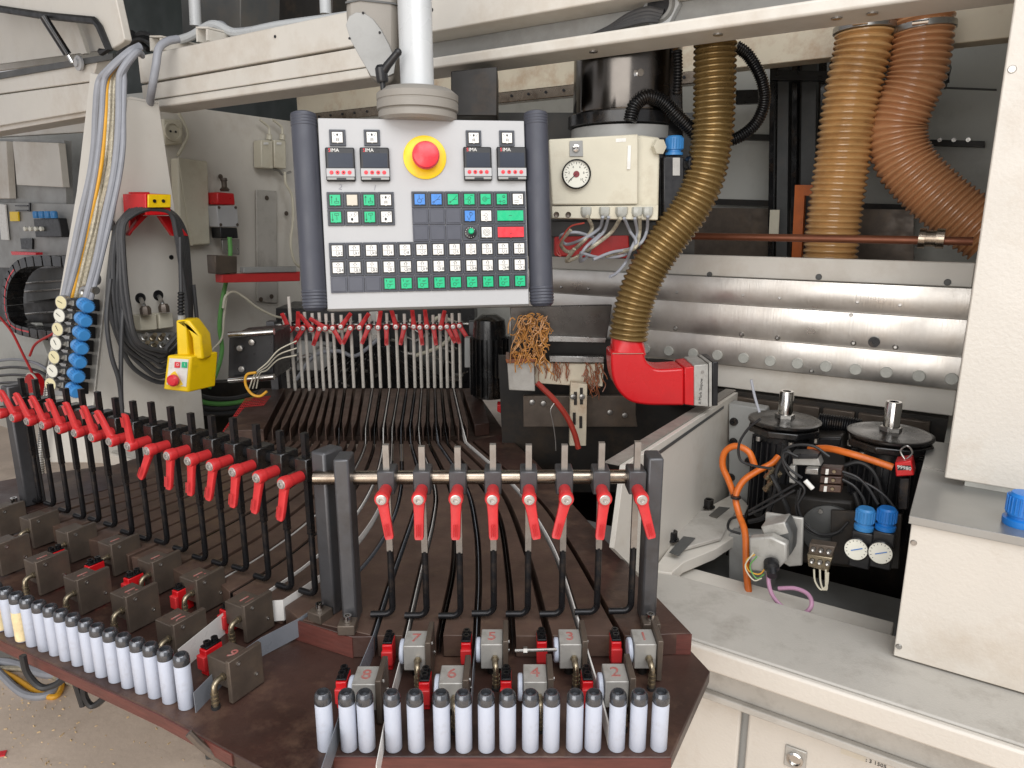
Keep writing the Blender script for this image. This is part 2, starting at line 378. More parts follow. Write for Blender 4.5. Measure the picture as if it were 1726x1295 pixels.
# ------------------------------------------------------------------ right column, white box, bench
zbx = pN(1540, 868, 1.443).z
T = thing('machine_column', 'tall white painted machine column at the right edge', 'column', mw(-.4, 1.8, zbx))
zc0 = pN(1590, 790, 1.653).z
obj('front_panel', G().mbox(.007, -1.0, 1.653, 1.668, zc0 - .02, 2.9), M['white'], T, .003)
obj('inner_side', G().mbox(-.03, -.9, 1.669, 2.6, .6, 2.9), M['inner'], T)
g = G(); p = pN(1706, 117, 1.653); g.lathe([(.008, 0), (.006, .003)], p + NV * .001, -NV, 14); obj('screw', g, M['steel'], T)
T = thing('switch_box', 'white sheet metal box with steel top, standing on the bench under the column', 'cabinet', mw(-.5, 1.5, .78))
obj('box_front', G().mbox(.047, -1.2, 1.443, 1.458, .784, zbx - .018), M['white'], T, .002)
obj('box_side', G().mbox(.046, .03, 1.4585, 1.95, .784, zbx - .018), M['white'], T)
obj('top_plate', G().mbox(.052, -1.2, 1.435, 1.98, zbx - .016, zbx), mat('stainless_plate', c(158, 158, 155), .35, metal=.7, var=.06, scale=3), T, .001)
for i, (px, py) in enumerate(((1540, 915), (1515, 1090))):
    p = pN(px, py, 1.443); obj('screw', G().lathe([(.006, 0), (.0045, .003), (.001, .003)], p, -NV, 14), M['steel'], T)
p = pZ(1718, 892, zbx); p = un(pN(1722, 870, 1.50)); pk = mw(p[0], 1.50, zbx)
T = thing('pressure_regulator', 'blue ribbed knob on the steel top plate at the right picture edge', 'knob', pk)
obj('knob', G().lathe([(.028, 0), (.029, .004), (.029, .012), (.022, .014), (.022, .019), (.026, .021), (.024, .055), (.02, .06)], pk, ZV, 24), M['blued'], T)
g = G()
for k in range(24):
    a = k * math.pi / 12; q = pk + Vector((.0255 * math.cos(a), .0255 * math.sin(a), .024)); g.cyl(q, q + Vector((0, 0, .03)), .0016, n=5)
obj('rib', g, M['blued'], T)
# bench
zb = .78
T = thing('machine_bench', 'grey topped machine bench with white front band along the right side', 'bench', mw(.6, 1.4, .1))
zband = pN(1294, 1158, 1.29).z
obj('bench_top', G().mbox(2.6, -1.2, 1.292, 1.53, zb - .02, zb), M['bench'], T, .004)
obj('front_band', G().mbox(2.6, -1.2, 1.275, 1.291, zband, zb - .002), M['white'], T, .005)
obj('inner_sill', G().mbox(1.2, -.2, 1.531, 1.545, zb - .12, zb - .012), M['cream'], T, .002)
z2 = pN(1294, 1202, 1.34).z
g = G(); g.mbox(2.6, -1.2, 1.335, 1.5, z2, zband - .001); g.mbox(2.6, -1.2, 1.318, 1.334, z2 - .004, z2 + .012); obj('cable_channel', g, M['bench'], T, .003)
obj('carcass', G().mbox(2.6, -1.2, 1.375, 2.0, .08, z2 - .006), M['grey'], T)
T = thing('cabinet_door', 'white cabinet door under the bench with a round lock in a square plate', 'door', mw(0, 1.35, .1))
ug = un(pN(1257, 1260, 1.355))[0]; ug2 = un(pN(1244, 1260, 1.355))[0]
obj('door_leaf', G().mbox(ug, -1.1, 1.355, 1.374, .1, z2 - .02), M['white'], T, .005)
p = pN(1341, 1277, 1.355)
obj('lock_plate', G(MM).box(-p.dot(UV) - .021, -p.dot(UV) + .021, 1.350, 1.3545, p.z - .024, p.z + .024), M['alu'], T, .002)
obj('lock_barrel', G().lathe([(.016, 0), (.016, .004), (.012, .006), (.011, .002), (.004, .002)], p - NV * .005, -NV, 24), M['chrome'], T)
g = G(MM); q = pN(1465, 1286, 1.3545); g.box(-q.dot(UV) - .05, -q.dot(UV) - .006, 1.3535, 1.3548, q.z - .001, q.z + .012)
obj('tape_scrap', g, M['beigel'], T)
g = G(); g.text('Inst 3 1505', .011, Matrix.Translation(pN(1470, 1285, 1.3538)) @ MM @ Matrix.Rotation(R(90), 4, 'X')); obj('lettering', g, M['ink'], T)
T = thing('cabinet_door', 'plain white cabinet door under the bench, left of the door with the lock', 'door', mw(1.3, 1.35, .1))
obj('door_leaf', G().mbox(ug2, 2.4, 1.355, 1.374, .1, z2 - .02), M['white'], T, .005)
# ------------------------------------------------------------------ pit behind the bench
T = thing('machine_pit', 'dark open machine compartment behind the bench', 'machine housing', mw(.3, 1.9, .3))
obj('pit_floor', G().mbox(1.6, -.2, 1.546, 2.6, .40, .42), M['dark'], T)
obj('inner_shelf', G().mbox(.95, .06, 1.546, 1.66, .72, .74), M['cream'], T, .003)
obj('inner_shelf_lip', G().mbox(.95, .06, 1.66, 1.672, .62, .72), M['cream'], T, .002)
obj('back_wall', G().mbox(1.6, -.2, 2.42, 2.44, .42, 1.0), M['darker'], T)
obj('right_wall', G().mbox(.02, .004, 1.546, 2.4, .42, 1.05), M['inner'], T)
# white dividing plate, with its folded top edge
up = .585
T = thing('divider_plate', 'upright white sheet metal plate between the feed table and the motor pit', 'panel', mw(up, 1.7, .78))
a, b_, cc = un(pU(1035, 925, up)), un(pU(1048, 772, up)), un(pU(1240, 676, up))
zt = 1.10
pts = [mw(up, a[1], a[2]), mw(up, a[1] + .04, zt), mw(up, 2.2, zt - .015), mw(up, 2.2, .42), mw(up, 1.56, .42), mw(up, 1.45, .80)]
obj('plate', G().prism(pts, UV * .012), M['cream'], T, .001)
g = G(); g.prism([mw(up + .012, a[1] + .035, zt), mw(up + .012, 2.22, zt - .015), mw(up + .012, 2.22, zt - .012), mw(up + .012, a[1] + .035, zt + .004)], UV * .032)
obj('folded_flange', g, mat('worn_steel_edge', c(132, 126, 118), .6, metal=0, var=.2, scale=14, dirt=c(180, 174, 164), damt=.6, dscale=9), T)
g = G(); g.prism([mw(up - .001, 1.46, zt - .03), mw(up - .001, 2.05, zt - .032), mw(up - .001, 2.05, zt - .024), mw(up - .001, 1.46, zt - .02)], -UV * .001); obj('slot', g, M['dark'], T)
# foot brackets on the pit ledge
T = thing('ledge', 'cream steel ledge with slotted foot plates and two black bolts, right of the divider plate', 'ledge', mw(.5, 1.7, .7))
slabpx = [(1100, 962), (1168, 868), (1240, 830), (1262, 852), (1238, 905), (1205, 926), (1152, 948), (1132, 966)]
obj('ledge_top', slabZ(G(), slabpx, .785, -.03), M['cream'], T, .002)
obj('foot_plate', slabZ(G(), [(1138, 900), (1176, 866), (1240, 866), (1215, 912), (1150, 930)], .789, .010), M['bench'], T, .002)
obj('slot', slabZ(G(), [(1128, 932), (1152, 905), (1172, 908), (1144, 938)], .800, .002), M['dark'], T)
obj('slot', slabZ(G(), [(1195, 870), (1212, 855), (1230, 857), (1208, 874)], .800, .002), M['dark'], T)
for px, py in ((1132, 910), (1194, 855)):
    p = pZ(px, py, .799); obj('bolt', G().lathe([(.019, 0), (.019, .003), (.0145, .004), (.0145, .024), (.008, .0245), (.007, .018)], p, ZV, 14), M['gloss'], T)
# ------------------------------------------------------------------ back guard: painted rail, three lapped steel sheets, painted foot rail
NP = 2.25
zz = lambda py, n=NP: pN(1296, py, n).z
u0, u1 = .01, un(pN(868, 560, NP))[0]
T = thing('back_guard', 'wide guard of lapped brushed steel sheets behind the red suction elbow', 'guard', mw(1.2, NP, zz(650)))
obj('painted_rail', G().mbox(u0, u1, NP - .004, NP + .012, zz(470), zz(433)), M['cream'], T, .003)
ys = [470, 516, 571, 619]
for k in range(3):
    za, zb_ = zz(ys[k]), zz(ys[k + 1]); prof = []
    for j in range(15):
        t = j / 14; q_ = max(0, (t - .12) / .88)
        prof.append((NP - .040 + .004 * (1 - t) + [.010, .010, .007][k] * q_ ** 1.7 - .003 * math.sin(math.pi * t), za + (zb_ - za) * t))  # curve added to the flat sheets so bright and dark bands form
    g = G(); vs = []; fs = []
    for (n_, z_) in prof: vs += [mw(u0, n_, z_), mw(u1, n_, z_)]
    for j in range(14): fs.append((2 * j, 2 * j + 1, 2 * j + 3, 2 * j + 2))
    n2 = len(vs)
    for (n_, z_) in prof: vs += [mw(u0, n_ + .004, z_), mw(u1, n_ + .004, z_)]
    for j in range(14): fs.append((n2 + 2 * j, n2 + 2 * j + 2, n2 + 2 * j + 3, n2 + 2 * j + 1))
    fs += [(28, 29, n2 + 29, n2 + 28), (1, 0, n2, n2 + 1)]
    g.add(vs, fs); obj('steel_sheet', g, M['brushed'], T)
zft = zz(622)
obj('foot_rail', G().mbox(u0, u1, NP - .012, NP + .012, zz(661), zft), M['cream'], T, .003)
for px, py, r in [(1196, 463, 6), (1380, 467, 6), (1597, 476, 6)]:
    p = pN(px, py, NP - .006); obj('plug', G().lathe([(.009, 0), (.008, .003)], p, -NV, 14), M['dark'], T)
for px, py in [(942, 484), (988, 487), (1138, 493), (1250, 498), (1312, 503), (1444, 510), (1516, 515), (1433, 533), (1135, 555), (1247, 565), (1308, 571), (1437, 580), (1508, 587), (1426, 603), (1366, 627)]:
    p = pN(px, py, NP - .052); obj('rivet', G().lathe([(.0085, 0), (.0075, .003), (.004, .006)], p + NV * .02, -NV, 12), M['steel'], T)
p = pN(1473, 577, NP - .045); obj('cap_screw', G().lathe([(.015, 0), (.015, .02), (.006, .02), (.006, .015)], p + NV * .02, -NV, 16), M['rod'], T)
for px, py in [(1088, 588), (1127, 592), (1168, 596), (1209, 599), (1253, 604), (1298, 609), (1344, 613), (1392, 618), (1442, 623), (1494, 628), (1549, 634), (1604, 639)]:
    p = pN(px, py, NP - .04); obj('insert_disc', G().lathe([(.0165, 0), (.0165, .006), (.0145, .008), (.0005, .008)], p + NV * .004, -NV, 20), M['clear'], T)
# rail under the guard
T = thing('chain_rail', 'dark oily chain rail with steel blocks under the back guard', 'rail', mw(.8, 2.2, zz(715)))
obj('rail_body', G().mbox(.02, 1.6, NP - .03, NP + .03, zz(700), zz(664)), M['darker'], T)
for k in range(14):
    u = .06 + k * .095; obj('rail_block', G().mbox(u, u + .085, NP - .05, NP - .031, zz(688), zz(670)), M['plate'], T, .002)
# ------------------------------------------------------------------ deep interior behind the guard
T = thing('rear_housing', 'grey sheet metal rear housing wall seen between the hoses', 'machine housing', mw(.8, 3.3, .8))
obj('rear_wall', G().mbox(-.6, 3.4, 3.25, 3.27, .8, 2.9), M['inner'], T)
obj('end_wall', G().mbox(-.62, -.6, 2.3, 3.25, .8, 2.9), M['inner'], T)
for y0_, y1_ in ((234, 246), (345, 357)):
    g = G(); slabN(g, [(1200, y0_ - 10), (1660, y0_ + 4), (1660, y1_ + 2), (1200, y1_ - 12)], 3.2, .04); obj('wall_rail', g, M['darker'], T)
g = G(); slabN(g, [(1240, 152), (1320, 150), (1320, 172), (1240, 176)], 3.15, .03); obj('slotted_rail', g, M['black'], T)
g = G()
for k in range(8):
    p = pN(1560 + 24 * (k % 4), (236 if k < 4 else 348), 3.2); g.cyl(p - NV * .004, p, .008, n=8)
obj('rail_bolt', g, M['steel'], T)
obj('wall_seam', slabN(G(), [(1580, 146), (1680, 150), (1680, 153), (1580, 149)], 3.2, .01), M['dark'], T)
obj('brown_board', slabN(G(), [(1440, 352), (1540, 354), (1540, 440), (1440, 440)], 3.0, .03), M['plate'], T)
obj('brown_board', slabN(G(), [(1130, 350), (1340, 352), (1340, 440), (1130, 440)], 3.0, .03), M['plate'], T)
T = thing('mast', 'tall black mast with dark sliding rails behind the amber hoses', 'mast', mw(.7, 2.8, .8))
for i, (x0_, x1_) in enumerate(((1298, 1306), (1312, 1330), (1336, 1344), (1352, 1376), (1384, 1394))):
    obj('mast_rail', slabN(G(), [(x0_, 95), (x1_, 93), (x1_ - 4, 440), (x0_ - 4, 440)], 2.9 + .04 * (i % 2), .05), M['gloss'] if i % 2 == 0 else M['dark'], T)
obj('mast_back', slabN(G(), [(1300, 95), (1408, 92), (1404, 440), (1296, 440)], 3.05, .04), M['darker'], T)
obj('cross_plate', slabN(G(), [(1300, 118), (1600, 125), (1600, 138), (1300, 135)], 2.86, .03), M['black'], T)
obj('orange_bracket', slabN(G(), [(1340, 312), (1378, 312), (1378, 330), (1356, 330), (1350, 440), (1334, 440)], 2.82, .03), M['orange'], T)
obj('white_tag', slabN(G(), [(1298, 354), (1314, 354), (1312, 395), (1296, 395)], 2.80, .006), M['boxp'], T)
solo('dark_shelf_block', slabN(G(), [(1440, 100), (1600, 96), (1590, 135), (1440, 140)], 2.75, .2), M['dark'], 'dark grey block hanging behind the right amber hose', 'block')
# ================================================================== FEED TABLE (edge band magazine)
ZL, ZU, ZT = .825, .87, .915
ORD = ['first', 'second', 'third', 'fourth', 'fifth', 'sixth', 'seventh', 'eighth', 'ninth', 'tenth', 'eleventh', 'twelfth',
       'thirteenth', 'fourteenth', 'fifteenth', 'sixteenth', 'seventeenth', 'eighteenth', 'nineteenth', 'twentieth', 'twenty-first', 'twenty-second', 'twenty-third', 'twenty-fourth']
TBL = thing('feed_table', 'dark brown phenolic plywood feed table with curved slots for 24 edge bands', 'table', (-.4, 1.6, 0))
low = [(-160, 1004), (272, 1205), (392, 1270), (470, 1312), (556, 1312), (562, 1275), (1131, 1277), (1197, 1131), (1166, 1098), (1050, 960), (900, 790), (380, 760), (60, 800), (-330, 870)]
obj('lower_board', slabZ(G(), low, ZL, -.024), M['board'], TBL, .0025)
# edge facing strips with scalloped lower white strip on the front facet
fe0, fe1 = pZ(562, 1275, ZL), pZ(1131, 1277, ZL)
g = G(); d = (fe1 - fe0); nd = Vector((d.y, -d.x, 0)).normalized()
if nd.y > 0: nd = -nd
g.prism([fe0 - Vector((0, 0, .001)), fe1 - Vector((0, 0, .001)), fe1 - Vector((0, 0, .0225)), fe0 - Vector((0, 0, .0225))], nd * .003); obj('edge_strip', g, M['edge'], TBL)
for k in range(9):
    a = fe0.lerp(fe1, (k + .12) / 9); b2 = fe0.lerp(fe1, (k + .88) / 9); z = Vector((0, 0, 1))
    g = G(); g.prism([a - z * .026, b2 - z * .026, b2 - z * .036 - d.normalized() * .008, b2 - z * .05 - d.normalized() * .02, a - z * .05 + d.normalized() * .02, a - z * .036 + d.normalized() * .008], -nd * .02)
    obj('white_finger', g, M['tapew'], TBL, .002)
le = [pZ(x, y, ZL) for x, y in ((-160, 1004), (272, 1205), (392, 1270))]
for a, b2 in zip(le[:-1], le[1:]):
    dd = b2 - a; q = Vector((dd.y, -dd.x, 0)).normalized()
    if q.y > 0: q = -q
    g = G(); g.prism([a - z * .001, b2 - z * .001, b2 - z * .0225, a - z * .0225], q * .0025); obj('edge_strip', g, M['edge'], TBL)
# support frame below
g = G(); g.box(-1.3, .2, 1.35, 1.43, .70, .79); g.box(-1.3, .2, 2.2, 2.28, .70, .79); obj('support_beam', g, M['dark'], TBL, .004)
for x, y in ((-.9, 1.9), (-.15, 1.9), (-.5, 2.4)):
    obj('leg', G().box(x - .04, x + .04, y - .04, y + .04, 0, .79), M['dark'], TBL, .004)
# ---- clamp frame stations
FA, FB = pZ(60, 850, ZU), pZ(560, 1022, ZU)                 # left frame feet
fd = (FB - FA).normalized(); LANG = math.atan2(fd.y, fd.x)
FN = Vector((-fd.y, fd.x, 0))                               # into the machine
# lane curves: world xy lists, from the board's front edge to the comb (k = 1..24, right to left)
comb_x = [487.5, 498, 511, 522, 534.5, 546, 557, 568, 582, 597, 613, 628, 642, 657, 672, 686, 700, 711, 722, 733, 744, 754.5, 764.5, 776.5]
front_px = {1: [(1036, 1050), (964, 923), (904, 838)], 2: [(974, 1048), (941, 945), (909, 883), (866, 820)], 3: [(919, 1050), (887, 930), (840, 820)],
            4: [(862, 1050), (857, 970), (842, 873), (811, 818)], 5: [(804, 1050), (807, 970), (802, 888), (784, 818)], 6: [(745, 1050), (765, 950), (765, 870), (757, 818)],
            7: [(690, 1048), (710, 960), (731, 870), (732, 818)], 8: [(637, 1048), (660, 975), (697, 868), (710, 818)]}
extra_px = {1: (795 + 6, 722), 2: (785, 705), 3: (772, 722), 4: (757, 722), 5: (742, 722), 6: (729, 722), 7: (719, 740), 8: (703, 722)}
def comb_pt(k): return pZ(comb_x[24 - k], 655, ZT)
def mid_pt(k):
    i = 24 - k; return pZ(452 + i * (795 - 452) / 23, 722, ZT)
lanes = {}
NS = 30
def resample(pts, n):
    L = [0]
    for i in range(1, len(pts)): L.append(L[-1] + (pts[i] - pts[i - 1]).length)
    out = []; j = 0
    for i in range(n + 1):
        s_ = L[-1] * i / n
        while j < len(L) - 2 and L[j + 1] < s_: j += 1
        t = (s_ - L[j]) / max(L[j + 1] - L[j], 1e-9); out.append(pts[j].lerp(pts[j + 1], t))
    return out
def flat(p): return Vector((p.x, p.y, 0))
for k in range(1, 9):
    p = [flat(pZ(x, y, ZU)) for x, y in front_px[k]]
    d0 = (p[0] - p[1]).normalized()
    y_front = pZ(800, 1072, ZU).y
    p.insert(0, p[0] + d0 * ((p[0].y - y_front) / max(-d0.y, .2)))
    m_ = flat(mid_pt(k)); e = flat(comb_pt(k))
    lanes[k] = resample(smooth_path(p + [m_], 8), NS)
SL = (FB - FA).length
for k in range(9, 25):
    s_ = FB.lerp(FA, (k - 9 + .32) / 16); s_ = flat(s_) - FN * (.055 + .012 * math.sin(k * 2.3))
    e = flat(mid_pt(k)); de = (flat(mid_pt(k)) - flat(comb_pt(k))).normalized()
    L = (e - s_).length * .62; pts = []
    L1 = (e - s_).length * 1.1
    for i in range(25):
        t = i / 24; h1 = 2 * t ** 3 - 3 * t * t + 1; h2 = t ** 3 - 2 * t * t + t; h3 = -2 * t ** 3 + 3 * t * t; h4 = t ** 3 - t * t
        pts.append(s_ * h1 + FN * L1 * h2 + e * h3 - de * L * h4)
    lanes[k] = resample(pts, NS)
def slat_from(ca, cb, z1, th, gap, name='slat', m=M['slat'], ga=True, gb=True):
    n = len(ca); A_, B_ = [], []
    for i in range(n):
        w = (cb[i] - ca[i]); L = w.length; w = w / max(L, 1e-6); gg = min(gap, L * .28)
        A_.append(ca[i] + w * (gg if ga else 0)); B_.append(cb[i] - w * (gg if gb else 0))
    vs = []; 
    for zq in (z1, z1 - th):
        for i in range(n): vs += [Vector((A_[i].x, A_[i].y, zq)), Vector((B_[i].x, B_[i].y, zq))]
    fs = []; o2 = 2 * n
    for i in range(n - 1):
        a, b2, c2, d2 = 2 * i, 2 * i + 1, 2 * i + 3, 2 * i + 2
        fs += [(a, b2, c2, d2), (o2 + a, o2 + d2, o2 + c2, o2 + b2), (a, d2, o2 + d2, o2 + a), (b2, o2 + b2, o2 + c2, c2)]
    fs += [(0, o2, o2 + 1, 1), (2 * n - 2, 2 * n - 1, o2 + 2 * n - 1, o2 + 2 * n - 2)]
    g = G(); g.add(vs, fs, False); return obj(name, g, m, TBL, .0012)
for k in range(1, 24):
    slat_from(lanes[k], lanes[k + 1], ZU + .0006 * (k % 3), .044, .0068 if k < 9 else .0058)
# outer margins
def margin(curve, px, name='border_board'):
    b2 = resample([flat(pZ(x, y, ZU)) for x, y in px], NS); slat_from(curve, b2, ZU, .044, .0045, name, M['board'], True, False)
margin(lanes[1], [(1165, 1067), (1097, 996), (1034, 925), (965, 850), (900, 775), (850, 732)])
margin(lanes[24], [(18, 846), (79, 818), (277, 758), (372, 728)])
# wedge between the two facets
cw = [(496, 1043), (594, 1073), (632, 1072.5)]
a8, a9 = lanes[8][0], lanes[9][0]
g = G(); P = [flat(pZ(x, y, ZU)) for x, y in cw]; wl = [a8 + (a9 - a8) * .04, P[2], P[1], P[0], a9 + (a8 - a9) * .06]
wl = [Vector((p.x, p.y, ZU - .0003)) for p in wl]; g.prism(wl, Vector((0, 0, -.0437))); obj('corner_board', g, M['board'], TBL, .0015)
a, b2 = Vector((P[0].x, P[0].y, ZU)), Vector((P[1].x, P[1].y, ZU)); dd = b2 - a; q = Vector((dd.y, -dd.x, 0)).normalized()
if q.y > 0: q = -q
g = G(); g.prism([a - z * .002, b2 - z * .002, b2 - z * .044, a - z * .044], q * .002); obj('edge_strip', g, M['edge'], TBL)
pa, pb = pZ(1097, 1067, ZU), pZ(1166, 1067, ZU)
g = G(); g.prism([pa - z * .002, pb - z * .002, pb - z * .044, pa - z * .044], Vector((0, -.002, 0))); obj('edge_strip', g, M['edge'], TBL)
# upper far slats on top, chamfered noses
for i in range(23):
    k = 24 - i; cA = [flat(mid_pt(k)), flat(comb_pt(k))]; cB = [flat(mid_pt(k - 1)), flat(comb_pt(k - 1))]
    ca = resample([cA[0] - (cA[1] - cA[0]) * .02] + cA[1:], 6); cb = resample([cB[0] - (cB[1] - cB[0]) * .02] + cB[1:], 6)
    n = 7; gp = .0066; g = G(); vs = []
    for zq in (ZT, ZU + .001):
        for j in range(n):
            w = (cb[j] - ca[j]).normalized(); ex = .007 if j == 0 else 0
            vs += [Vector((*(ca[j] + w * (gp + ex)).xy, zq)), Vector((*(cb[j] - w * (gp + ex)).xy, zq))]
    fs = []; o2 = 2 * n
    for j in range(n - 1):
        a, b3, c2, d2 = 2 * j, 2 * j + 1, 2 * j + 3, 2 * j + 2
        fs += [(a, b3, c2, d2), (o2 + a, o2 + d2, o2 + c2, o2 + b3), (a, d2, o2 + d2, o2 + a), (b3, o2 + b3, o2 + c2, c2)]
    fs += [(0, o2, o2 + 1, 1), (2 * n - 2, 2 * n - 1, o2 + 2 * n - 1, o2 + 2 * n - 2)]
    g.add(vs, fs, False); obj('upper_slat', g, M['slat'], TBL, .001)
obj('upper_side_board', slabZ(G(), [(378, 726), (444, 724), (480, 655), (440, 655)], ZT, -.044), M['board'], TBL, .002)
obj('upper_side_board', slabZ(G(), [(800, 716), (825, 713), (808, 654), (780, 655)], ZT, -.044), M['board'], TBL, .002)
obj('mid_board', slabZ(G(), [(372, 735), (855, 735), (800, 655), (440, 655)], ZU - .003, -.03), M['slat'], TBL)
# ------------------------------------------------------------------ edge bands lying in the slots
def band(k, m, label, h=.041, ext=None, top=ZU + .003, grp='edge bands in the table slots', thick=.0011):
    pts = [Vector((p.x, p.y, top)) for p in lanes[k]]
    e = comb_pt(k); mp_ = mid_pt(k)
    pts = pts[:-1] + [Vector((mp_.x, mp_.y, ZT + .002)), Vector((e.x, e.y, ZT + .003))]
    pts = smooth_path(pts, 1)
    tops = list(pts)
    if ext: tops = [pZ(x, y, ZL + h) for x, y in ext] + tops
    n = len(tops); g = G(); vs = []
    for i in range(n):
        t = tops[min(i + 1, n - 1)] - tops[max(i - 1, 0)]; w = Vector((-t.y, t.x, 0)).normalized() * thick / 2
        p = tops[i]; vs += [p - w, p + w, p + w - z * h, p - w - z * h]
    fs = []
    for i in range(n - 1):
        for j in range(4): fs.append((4 * i + j, 4 * i + (j + 1) % 4, 4 * i + 4 + (j + 1) % 4, 4 * i + 4 + j))
    fs += [(0, 1, 2, 3), (4 * n - 1, 4 * n - 2, 4 * n - 3, 4 * n - 4)]
    g.add(vs, fs, True); return solo('edge_band', g, m, label, 'edge band', grp)
band(8, M['tapeg'], 'grey edge band running out at the left of the block marked 8', .040, [(540, 1300), (572, 1205), (610, 1115)])
band(7, M['tapew'], 'white edge band running out between the blocks marked 8 and 7', .036, [(634, 1290), (652, 1195), (676, 1105)])
band(5, M['tapeg'], 'grey edge band beside the block marked 5', .040, [(792, 1225), (797, 1130)])
band(2, M['tapew'], 'white edge band ending between the rollers at the right, beside the block marked 2', .034, [(1027, 1225), (1010, 1160), (993, 1105)], top=ZU + .008, thick=.0026)
for k, t in ((4, 'fourth'), (6, 'sixth')): band(k, M['tapeb'], 'black edge band in the %s slot from the right of the table' % t, .036, top=ZU - .002)
band(11, M['tapew'], 'white edge band in the eleventh slot from the right, passing behind the frame post', .038, thick=.0026)
band(9, M['tapeg'], 'blue grey edge band curving behind the corner posts to the nearest left guide block', .038, [(326, 1168), (372, 1122), (440, 1075)])
band(10, M['tapew'], 'broad white edge band sweeping from behind the corner post to the left brackets', .045, [(300, 1095), (395, 1018)], top=ZU + .012)
for k, m_, t in ((12, 'tapeb', 'black'), (13, 'tapew', 'thin white'), (16, 'tapeb', 'black')):
    band(k, M[m_], '%s edge band in the %s slot from the right of the table' % (t, ORD[k - 1]), .037, top=ZU - .001)
# ------------------------------------------------------------------ clamp frames
def post(g, p, w, dpt, z0, z1, ang):
    g.m = Matrix.Translation((p.x, p.y, 0)) @ Matrix.Rotation(ang, 4, 'Z'); g.box(-w / 2, w / 2, -dpt / 2, dpt / 2, z0, z1); g.m = None; return g
def bolt(g, p, r=.008, h=.012):
    return g.lathe([(r, 0), (r, h), (r * .55, h), (r * .5, h * .5)], p, z, 14)
BARZ = 1.152
pL, pR = pZ(595, 1043, ZU), pZ(1089, 1040, ZU)
T = thing('hold_down_rack', 'front clamp frame: two steel posts and a polished bar carrying eight hook rods', 'frame', Vector(((pL.x + pR.x) / 2, pL.y, ZU)))
for p in (pL, pR):
    obj('post', post(G(), p, .028, .05, ZU, 1.20, 0), M['post'], T, .004)
    g = G(); q = p + Vector((.0, -.042, 0)); post(g, q, .032, .032, ZU, ZU + .02, 0); obj('foot', g, M['plate'], T, .002)
    obj('bolt', bolt(G(), Vector((q.x, q.y, ZU + .0205))), M['chrome'], T)
obj('cross_bar', G().cyl((pL.x - .06, pL.y + .012, BARZ), (pR.x + .01, pR.y + .012, BARZ), .0132, n=28), M['bar'], T)
yf = pL.y + .012
T = thing('hold_down_rack', 'left clamp frame: dark posts and bar carrying a long row of hook rods', 'frame', (FA + FB) / 2)
for p, zt_ in ((FA + fd * -.01, 1.20), (FB + fd * .012, 1.20)):
    obj('post', post(G(), p, .034, .052, ZU, zt_, LANG), M['post'], T, .005)
    q = p - FN * .045; obj('foot', post(G(), q, .034, .034, ZU, ZU + .02, LANG), M['plate'], T, .002)
    obj('bolt', bolt(G(), Vector((q.x, q.y, ZU + .0205))), M['chrome'], T)
a, b2 = FA - fd * .01, FB + fd * .012
obj('cross_bar', G().cyl(Vector((a.x, a.y, BARZ)) + FN * .012, Vector((b2.x, b2.y, BARZ)) + FN * .012, .0125, n=20), M['rod'], T)
# hook rod prototype, local: x right, y into the machine, z up (0 = board top)
def make_handle(g, s, ang, lm=1.0):
    pass
def lever_mesh(L=.073):
    g = G()      # pivot axis along -y at the origin, lever hangs to -z
    g.lathe([(.0095, .0), (.0108, -.004), (.0112, -.034), (.0128, -.036), (.0134, -.048), (.012, -.052), (.008, -.052)][::-1], (0, 0, 0), (0, 1, 0), 18)
    secs = [(0, .0115, .0056), (-.014, .0102, .0054), (-.03, .0092, .0050), (-.052, .0088, .0048), (L * -1 + .004, .0086, .0046), (-L, .007, .003)]
    vs = []; fs = []
    for j, (zz_, wx, wy) in enumerate(secs):
        yo = -.044 - .010 * (j / 5) ** 1.3
        for a in range(10):
            q = 2 * math.pi * a / 10; cx, sy = math.cos(q), math.sin(q)
            sx = (1 if cx > 0 else -1) * abs(cx) ** .6; sy2 = (1 if sy > 0 else -1) * abs(sy) ** .6
            vs.append((wx * sx, yo + wy * sy2, zz_))
    for j in range(5):
        for a in range(10): fs.append((j * 10 + a, j * 10 + (a + 1) % 10, (j + 1) * 10 + (a + 1) % 10, (j + 1) * 10 + a))
    fs.append(list(range(10))); fs.append([50 + a for a in range(9, -1, -1)])
    g.add(vs, fs)
    for xo in (-.0032, 0, .0032):    # moulded grip ribs
        g.tube([(xo, -.0585, -.044), (xo, -.0605, -L + .007)], .0008, 4)
    return g
BLK = G().box(-.0155, .0155, -.020, .026, .262, .306)
RODU = G().tube([(0, -.004, .146), (0, -.004, .352)], .0078, 4, sq=True)
def rod_low(mb=None):
    g = G(); pts = [(0, -.004, .148), (0, -.004, .03)]
    for j in range(1, 6):
        a = j * math.pi / 10; pts.append((-.016 * (1 - math.cos(a)), -.004, .03 - .016 * math.sin(a) - .0))
    pts.append((-.042, -.004, .0135)); return g.tube(pts, .0062, 12)
RODL = rod_low()
def tomesh(g, name, m, bev=None):
    o = obj(name, g, m); me = o.data
    o0 = o.location.copy(); me.transform(Matrix.Translation(o0)); bpy.data.objects.remove(o); return me
LEV_ME = tomesh(lever_mesh(), 'handle', M['red'])
SCR_ME = tomesh(G().lathe([(.0092, 0), (.0092, .0022), (.0078, .0026), (.0078, .0048), (.0042, .0050), (.0038, .0012), (.0003, .001)], (0, -.051, 0), (0, -1, 0), 18), 'screw', M['screwm'])
ME = dict(blk=tomesh(BLK, 'block', M['post']), blkd=tomesh(BLK, 'block', M['gloss']), ru=tomesh(RODU, 'rod', M['rodbright']), rud=tomesh(RODU, 'rod', M['rod']), rl=tomesh(RODL, 'hook', M['rod']))
